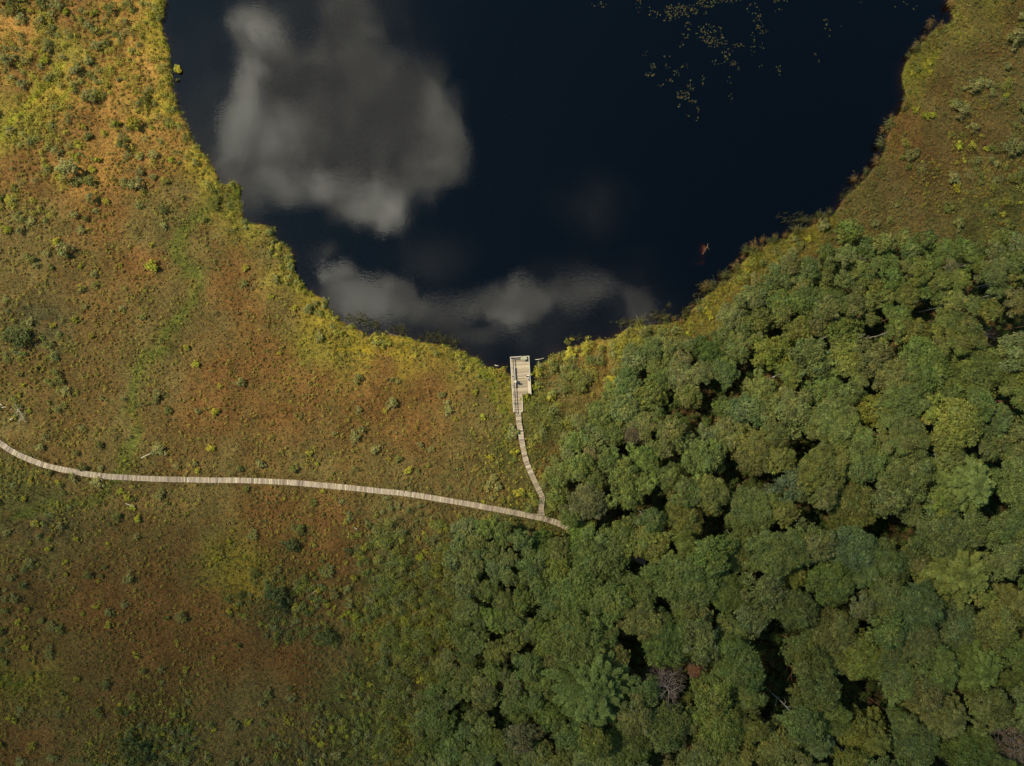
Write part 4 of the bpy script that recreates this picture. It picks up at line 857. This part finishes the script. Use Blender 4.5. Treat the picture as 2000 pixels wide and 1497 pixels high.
# ------------------------------------------------------------------ people
def fmat(name, c, rough=.85): return solid(name, c, rough, 20, .12)
SKIN = fmat('skin', (.5, .3, .2), .6)
def skinned(name, verts, edges, radii, m, parent, root=0, sub=2):
    me = bpy.data.meshes.new(name); me.from_pydata(verts, edges, []); o = newobj(name, me, parent); me.materials.append(m)
    md = o.modifiers.new('skin', 'SKIN'); md.use_smooth_shade = True
    for i, r in enumerate(radii): me.skin_vertices[0].data[i].radius = (r, r) if not isinstance(r, tuple) else r
    me.skin_vertices[0].data[root].use_root = True
    s = o.modifiers.new('subdiv', 'SUBSURF'); s.levels = sub; s.render_levels = sub; return o
def seated(x, y, z, heading, lab, top, trousers, shoe, hair, hat=None, lean=.12, armout=.0):
    """seated person; local +x is where they face; origin at the seat"""
    root = newobj('person', None, loc=(x, y, z)); root.rotation_euler = (0, 0, heading); tag(root, lab, 'person')
    V = []; E = []; Rr = []
    def add(p, r, par=None): V.append(p); Rr.append(r); E.append((par, len(V) - 1)) if par is not None else None; return len(V) - 1
    pel = add((0, 0, .08), (.15, .13)); wa = add((.01, 0, .25), (.135, .11), pel); ch = add((.03 + lean * .5, 0, .44), (.165, .12), wa); nk = add((.04 + lean, 0, .58), .065, ch); hb = add((.06 + lean, 0, .68), .085, nk); ht = add((.06 + lean, 0, .80), .09, hb)
    for s in (-1, 1):
        hip = add((.03, s * .1, .04), .10, pel); kn = add((.43, s * .15, .06), .072, hip); an_ = add((.47, s * .14, -.35), .045, kn); add((.47, s * .14, -.40), .045, an_); add((.60, s * .16, -.41), .035, len(V) - 1)
        sh = add((.03 + lean * .8, s * .19, .50), .065, ch); el = add((.14 + lean, s * (.25 + armout), .27), .045, sh); wr = add((.33, s * .15, .17), .03, el); pm = add((.40, s * .14, .155), .032, wr)
        for k in range(4):
            dy = (k - 1.5) * .02; f1 = add((.44, s * .14 + dy, .155 - .006 * abs(k - 1)), .010, pm); f2 = add((.475 + .006 * (1 - abs(k - 1)), s * .14 + dy * 1.15, .145), .009, f1); add((.495, s * .14 + dy * 1.2, .125), .008, f2)
        t1 = add((.38, s * .14 - s * .04, .155), .011, pm); add((.41, s * .14 - s * .06, .15), .009, t1)
    skinned('body', V, E, Rr, SKIN, root)
    hx = .06 + lean
    newobj('nose', joinmesh('nose', [tube([(hx + .085, 0, .76), (hx + .115, 0, .725), (hx + .09, 0, .715)], [.008, .016, .006], 6)], SKIN), root)
    e = []
    for s in (-1, 1): e.append(tube([(hx + .082, s * .03, .757), (hx + .094, s * .03, .757)], [.012, .006], 6))
    newobj('eyes', joinmesh('eyes', e, fmat('eye_dark', (.03, .02, .02), .4)), root)
    newobj('mouth', joinmesh('mouth', [tube([(hx + .088, -.025, .69), (hx + .097, 0, .687), (hx + .088, .025, .69)], [.005, .007, .005], 5)], fmat('lips', (.4, .15, .12), .6)), root)
    for s in (-1, 1): newobj('ear', joinmesh('ear', [tube([(hx, s * .09, .77), (hx - .005, s * .105, .745), (hx, s * .092, .71)], [.012, .02, .01], 6)], SKIN), root)
    # hair or hat: cap shell
    def shell(name, c, r, m, zc=1.0, cut=-.1):
        Vv = []; Ff = []; nU, nV = 16, 7
        for j in range(nV + 1):
            ph = math.pi / 2 - (math.pi / 2 - math.asin(cut)) * j / nV
            for i in range(nU): a = 6.283 * i / nU; Vv.append((c[0] + r * math.cos(a) * math.cos(ph), c[1] + r * .9 * math.sin(a) * math.cos(ph), c[2] + r * zc * math.sin(ph)))
        for j in range(nV):
            for i in range(nU): Ff.append((j * nU + i, (j + 1) * nU + i, (j + 1) * nU + (i + 1) % nU, j * nU + (i + 1) % nU))
        return newobj(name, mesh(name, np.array(Vv), np.array(Ff), m, np.ones((len(Vv), 3)), True), root)
    shell('hair', (hx - .018, 0, .765), .108, hair, 1.0, -.45)
    if hat:
        shell('hat', (hx, 0, .79), .122, hat, .8, 0.0); newobj('hat_brim', joinmesh('hat_brim', [tube([(hx + .02, 0, .787), (hx + .02, 0, .80)], [.185, .16], 20)], hat), root)
    V, E, Rr = [], [], []
    pel = add((0, 0, .1), (.165, .15)); wa = add((.01, 0, .26), (.155, .13), pel); ch = add((.03 + lean * .5, 0, .45), (.18, .135), wa); add((.04 + lean, 0, .56), .085, ch)
    for s in (-1, 1):
        sh = add((.03 + lean * .8, s * .195, .50), .08, ch); el = add((.14 + lean, s * (.255 + armout), .27), .062, sh); add((.30, s * .165, .18), .045, el)
    skinned('jacket', V, E, Rr, top, root)
    V, E, Rr = [], [], []
    pel = add((0, 0, .05), (.16, .14))
    for s in (-1, 1): hip = add((.04, s * .1, .04), .115, pel); kn = add((.43, s * .15, .065), .088, hip); add((.47, s * .14, -.34), .062, kn)
    skinned('trousers', V, E, Rr, trousers, root)
    for s in (-1, 1): V, E, Rr = [], [], []; a = add((.45, s * .14, -.38), .052); b = add((.53, s * .15, -.395), .045, a); add((.64, s * .16, -.405), .036, b); skinned('shoe', V, E, Rr, shoe, root)
    return root
dk = fmat('dark_cloth', (.045, .035, .04)); wh = fmat('white_cloth', (.85, .85, .85)); kh = fmat('khaki_cloth', (.42, .38, .26)); brn = fmat('brown_hair', (.05, .03, .02)); gr = fmat('grey_cap', (.6, .58, .52)); brt = fmat('dark_brown_trousers', (.07, .045, .035)); pls = fmat('pale_shoes', (.6, .55, .45)); nav = fmat('dark_backpack_cloth', (.07, .06, .07))
def sit(px, py, heading, *a, **k):
    x, y = G(px, py, DZ + .5); return seated(x, y, DZ + .46, heading + ang, *a, **k)
sit(1004.8, 746.5, 0, 'person in khaki jacket and pale hat seated on the left bench facing right', kh, brt, brt, brn, gr, lean=.16, armout=.04)
sit(1033.6, 736.3, math.pi, 'person in white top and dark trousers seated by the right railing facing left', wh, dk, pls, brn, None, lean=.1)
def bag(name, px, py, z, s, m, lab, ct, strap=True):
    x, y = G(px, py, z); root = newobj(name, None, loc=(x, y, z)); root.rotation_euler = (0, 0, ang + .2); tag(root, lab, ct)
    body = joinmesh('bag_body', [box((0, 0, s[2] / 2), s)], m, False); o = newobj('bag_body', body, root); b = o.modifiers.new('bevel', 'BEVEL'); b.width = min(s) * .32; b.segments = 4
    for q in (-1, 1): newobj('strap', joinmesh('strap', [tube([(q * s[0] * .25, -s[1] * .5, s[2] * .1), (q * s[0] * .28, -s[1] * .72, s[2] * .5), (q * s[0] * .25, -s[1] * .5, s[2] * .9)], [.02, .02, .02], 5)], m), root)
    newobj('pocket', joinmesh('pocket', [box((0, s[1] * .5, s[2] * .35), (s[0] * .7, s[1] * .3, s[2] * .45))], m, False), root)
bag('backpack', 1033.8, 741.8, DZ + .47, (.34, .42, .5), nav, 'dark backpack standing on the right bench beside the person in white', 'backpack')
bag('bag', 1029.3, 739.4, DZ + .03, (.3, .22, .24), pls, 'small pale bag on the deck at the feet of the person in white', 'bag')

# ------------------------------------------------------------------ fallen wood
def log(pts, r, lab, m=M_log, twigs=0, name='fallen_log', z=.75):
    P3 = [Vector((*G(a, b, z), z + random.uniform(-.05, .08))) for a, b in pts]; parts = [tube(P3, [r * (1 - .5 * i / (len(P3) - 1)) for i in range(len(P3))], 7)]
    for i in range(twigs):
        t = random.uniform(.05, .95) * (len(P3) - 1); k = int(t); q = P3[k].lerp(P3[min(k + 1, len(P3) - 1)], t - k); a = random.uniform(0, 6.28); L = random.uniform(.35, 1.3)
        e1 = q + Vector((math.cos(a) * L * .5, math.sin(a) * L * .5, random.uniform(0, .15))); e2 = q + Vector((math.cos(a + .5) * L, math.sin(a + .5) * L, random.uniform(.05, .3)))
        parts.append(tube([q, e1, e2], [r * .4, r * .33, r * .15], 4))
    o = newobj(name, joinmesh(name, parts, m)); tag(o, lab, 'fallen wood'); return o
log([(276, 895), (285, 890), (294, 886)], .07, 'small bleached log lying above the long boardwalk left of centre')
log([(246, 984), (255, 987), (263, 990)], .05, 'thin white curved stick lying below the long boardwalk')
log([(20, 820), (26, 817)], .09, 'short bright log piece near the left edge below the branchy deadwood')
log([(692, 1031), (698, 1034)], .06, 'tiny white stick on the rusty heather below the boardwalk middle')
log([(609, 1160), (618, 1153)], .035, 'thin grey twig among dark shrubs in the lower bog', M_log)
log([(30, 790), (35, 800), (39, 804), (42, 811), (45, 815), (46, 819), (49, 825)], .055, 'branchy white deadwood lying near the left edge above the boardwalk', m=solid('grey_log', (.40, .38, .27), .9, 6, .3), twigs=26, name='fallen_tree', z=.85)
log([(0, 790), (4, 792)], .09, 'white branch end cut by the left edge above the boardwalk')
log([(4, 797), (8, 795), (12, 796)], .06, 'pale arched branch close to the left edge above the boardwalk')
log([(966, 714), (973, 715)], .09, 'short white log at the water edge left of the viewing platform', z=.35)
log([(1045, 703), (1054, 702), (1062, 700)], .06, 'slim pale stick in the water right of the viewing platform', z=.12)
log([(752, 645), (762, 653), (774, 656)], .07, 'curved brown driftwood at the left bank water edge', M_dead, z=.3)
log([(1551, 573), (1560, 569), (1568, 564)], .09, 'white bare birch stem leaning between pines below the right bank', M_birch, z=3.5)
log([(1608, 548), (1616, 545), (1628, 540)], .08, 'short white birch stem nearest the lone bank pine', M_birch, z=3)
log([(1527, 657), (1537, 654), (1546, 652)], .09, 'white birch stem just above the big round birch', M_birch, z=4)
log([(1675, 851), (1690, 843)], .06, 'thin twig over the black gap below the ragged birch', M_dead, z=3)
# sunken branch on the shoal
log([(1372, 497), (1377, 490), (1381, 482), (1383, 476)], .10, 'sunken pale branch glimmering brown under the water near the right bank', M_log, twigs=3, name='sunken_branch', z=-.30)

# ------------------------------------------------------------------ added clouds out of view between sun and bog, shaped to shade the ground
def cloudmat(d):
    m, t = mat('shade_cloud_vapour'); v = t.node('ShaderNodeVolumePrincipled', {'Color': (.98, .98, 1, 1), 'Density': d, 'Anisotropy': 0.3}); t.node('ShaderNodeOutputMaterial', {1: v.outputs[0]}); return m
def cloud(px, py, rx, ry, rz, d, alt=650, seed=0):
    x, y = G(px, py, 0); t = alt / math.tan(SUN_EL); x += SX * t / math.hypot(SX, SY); y += SY * t / math.hypot(SX, SY)
    import bmesh
    bm = bmesh.new(); bmesh.ops.create_icosphere(bm, subdivisions=4, radius=1)
    for v in bm.verts:
        n = v.co.copy(); q = 1 + .28 * (float(fbm(n.x * 1.6 + seed, n.y * 1.6 + n.z, 5 + seed, 3)) - .5) * 2; v.co = Vector((n.x * rx * q, n.y * ry * q, n.z * rz * q * (1.2 if n.z > 0 else .6)))
    me = bpy.data.meshes.new('shade_cloud'); bm.to_mesh(me); bm.free(); me.materials.append(cloudmat(d)); o = newobj('clouds', me, loc=(x, y, alt)); tag(o, 'unseen added cloud high above the bog, shaped to shade the ground', 'cloud', kind='structure'); return o
if SHADE_CLOUDS:
    cloud(650, 1690, 165, 66, 26, .021, seed=1)
    cloud(2190, 520, 85, 95, 24, .009, seed=4)
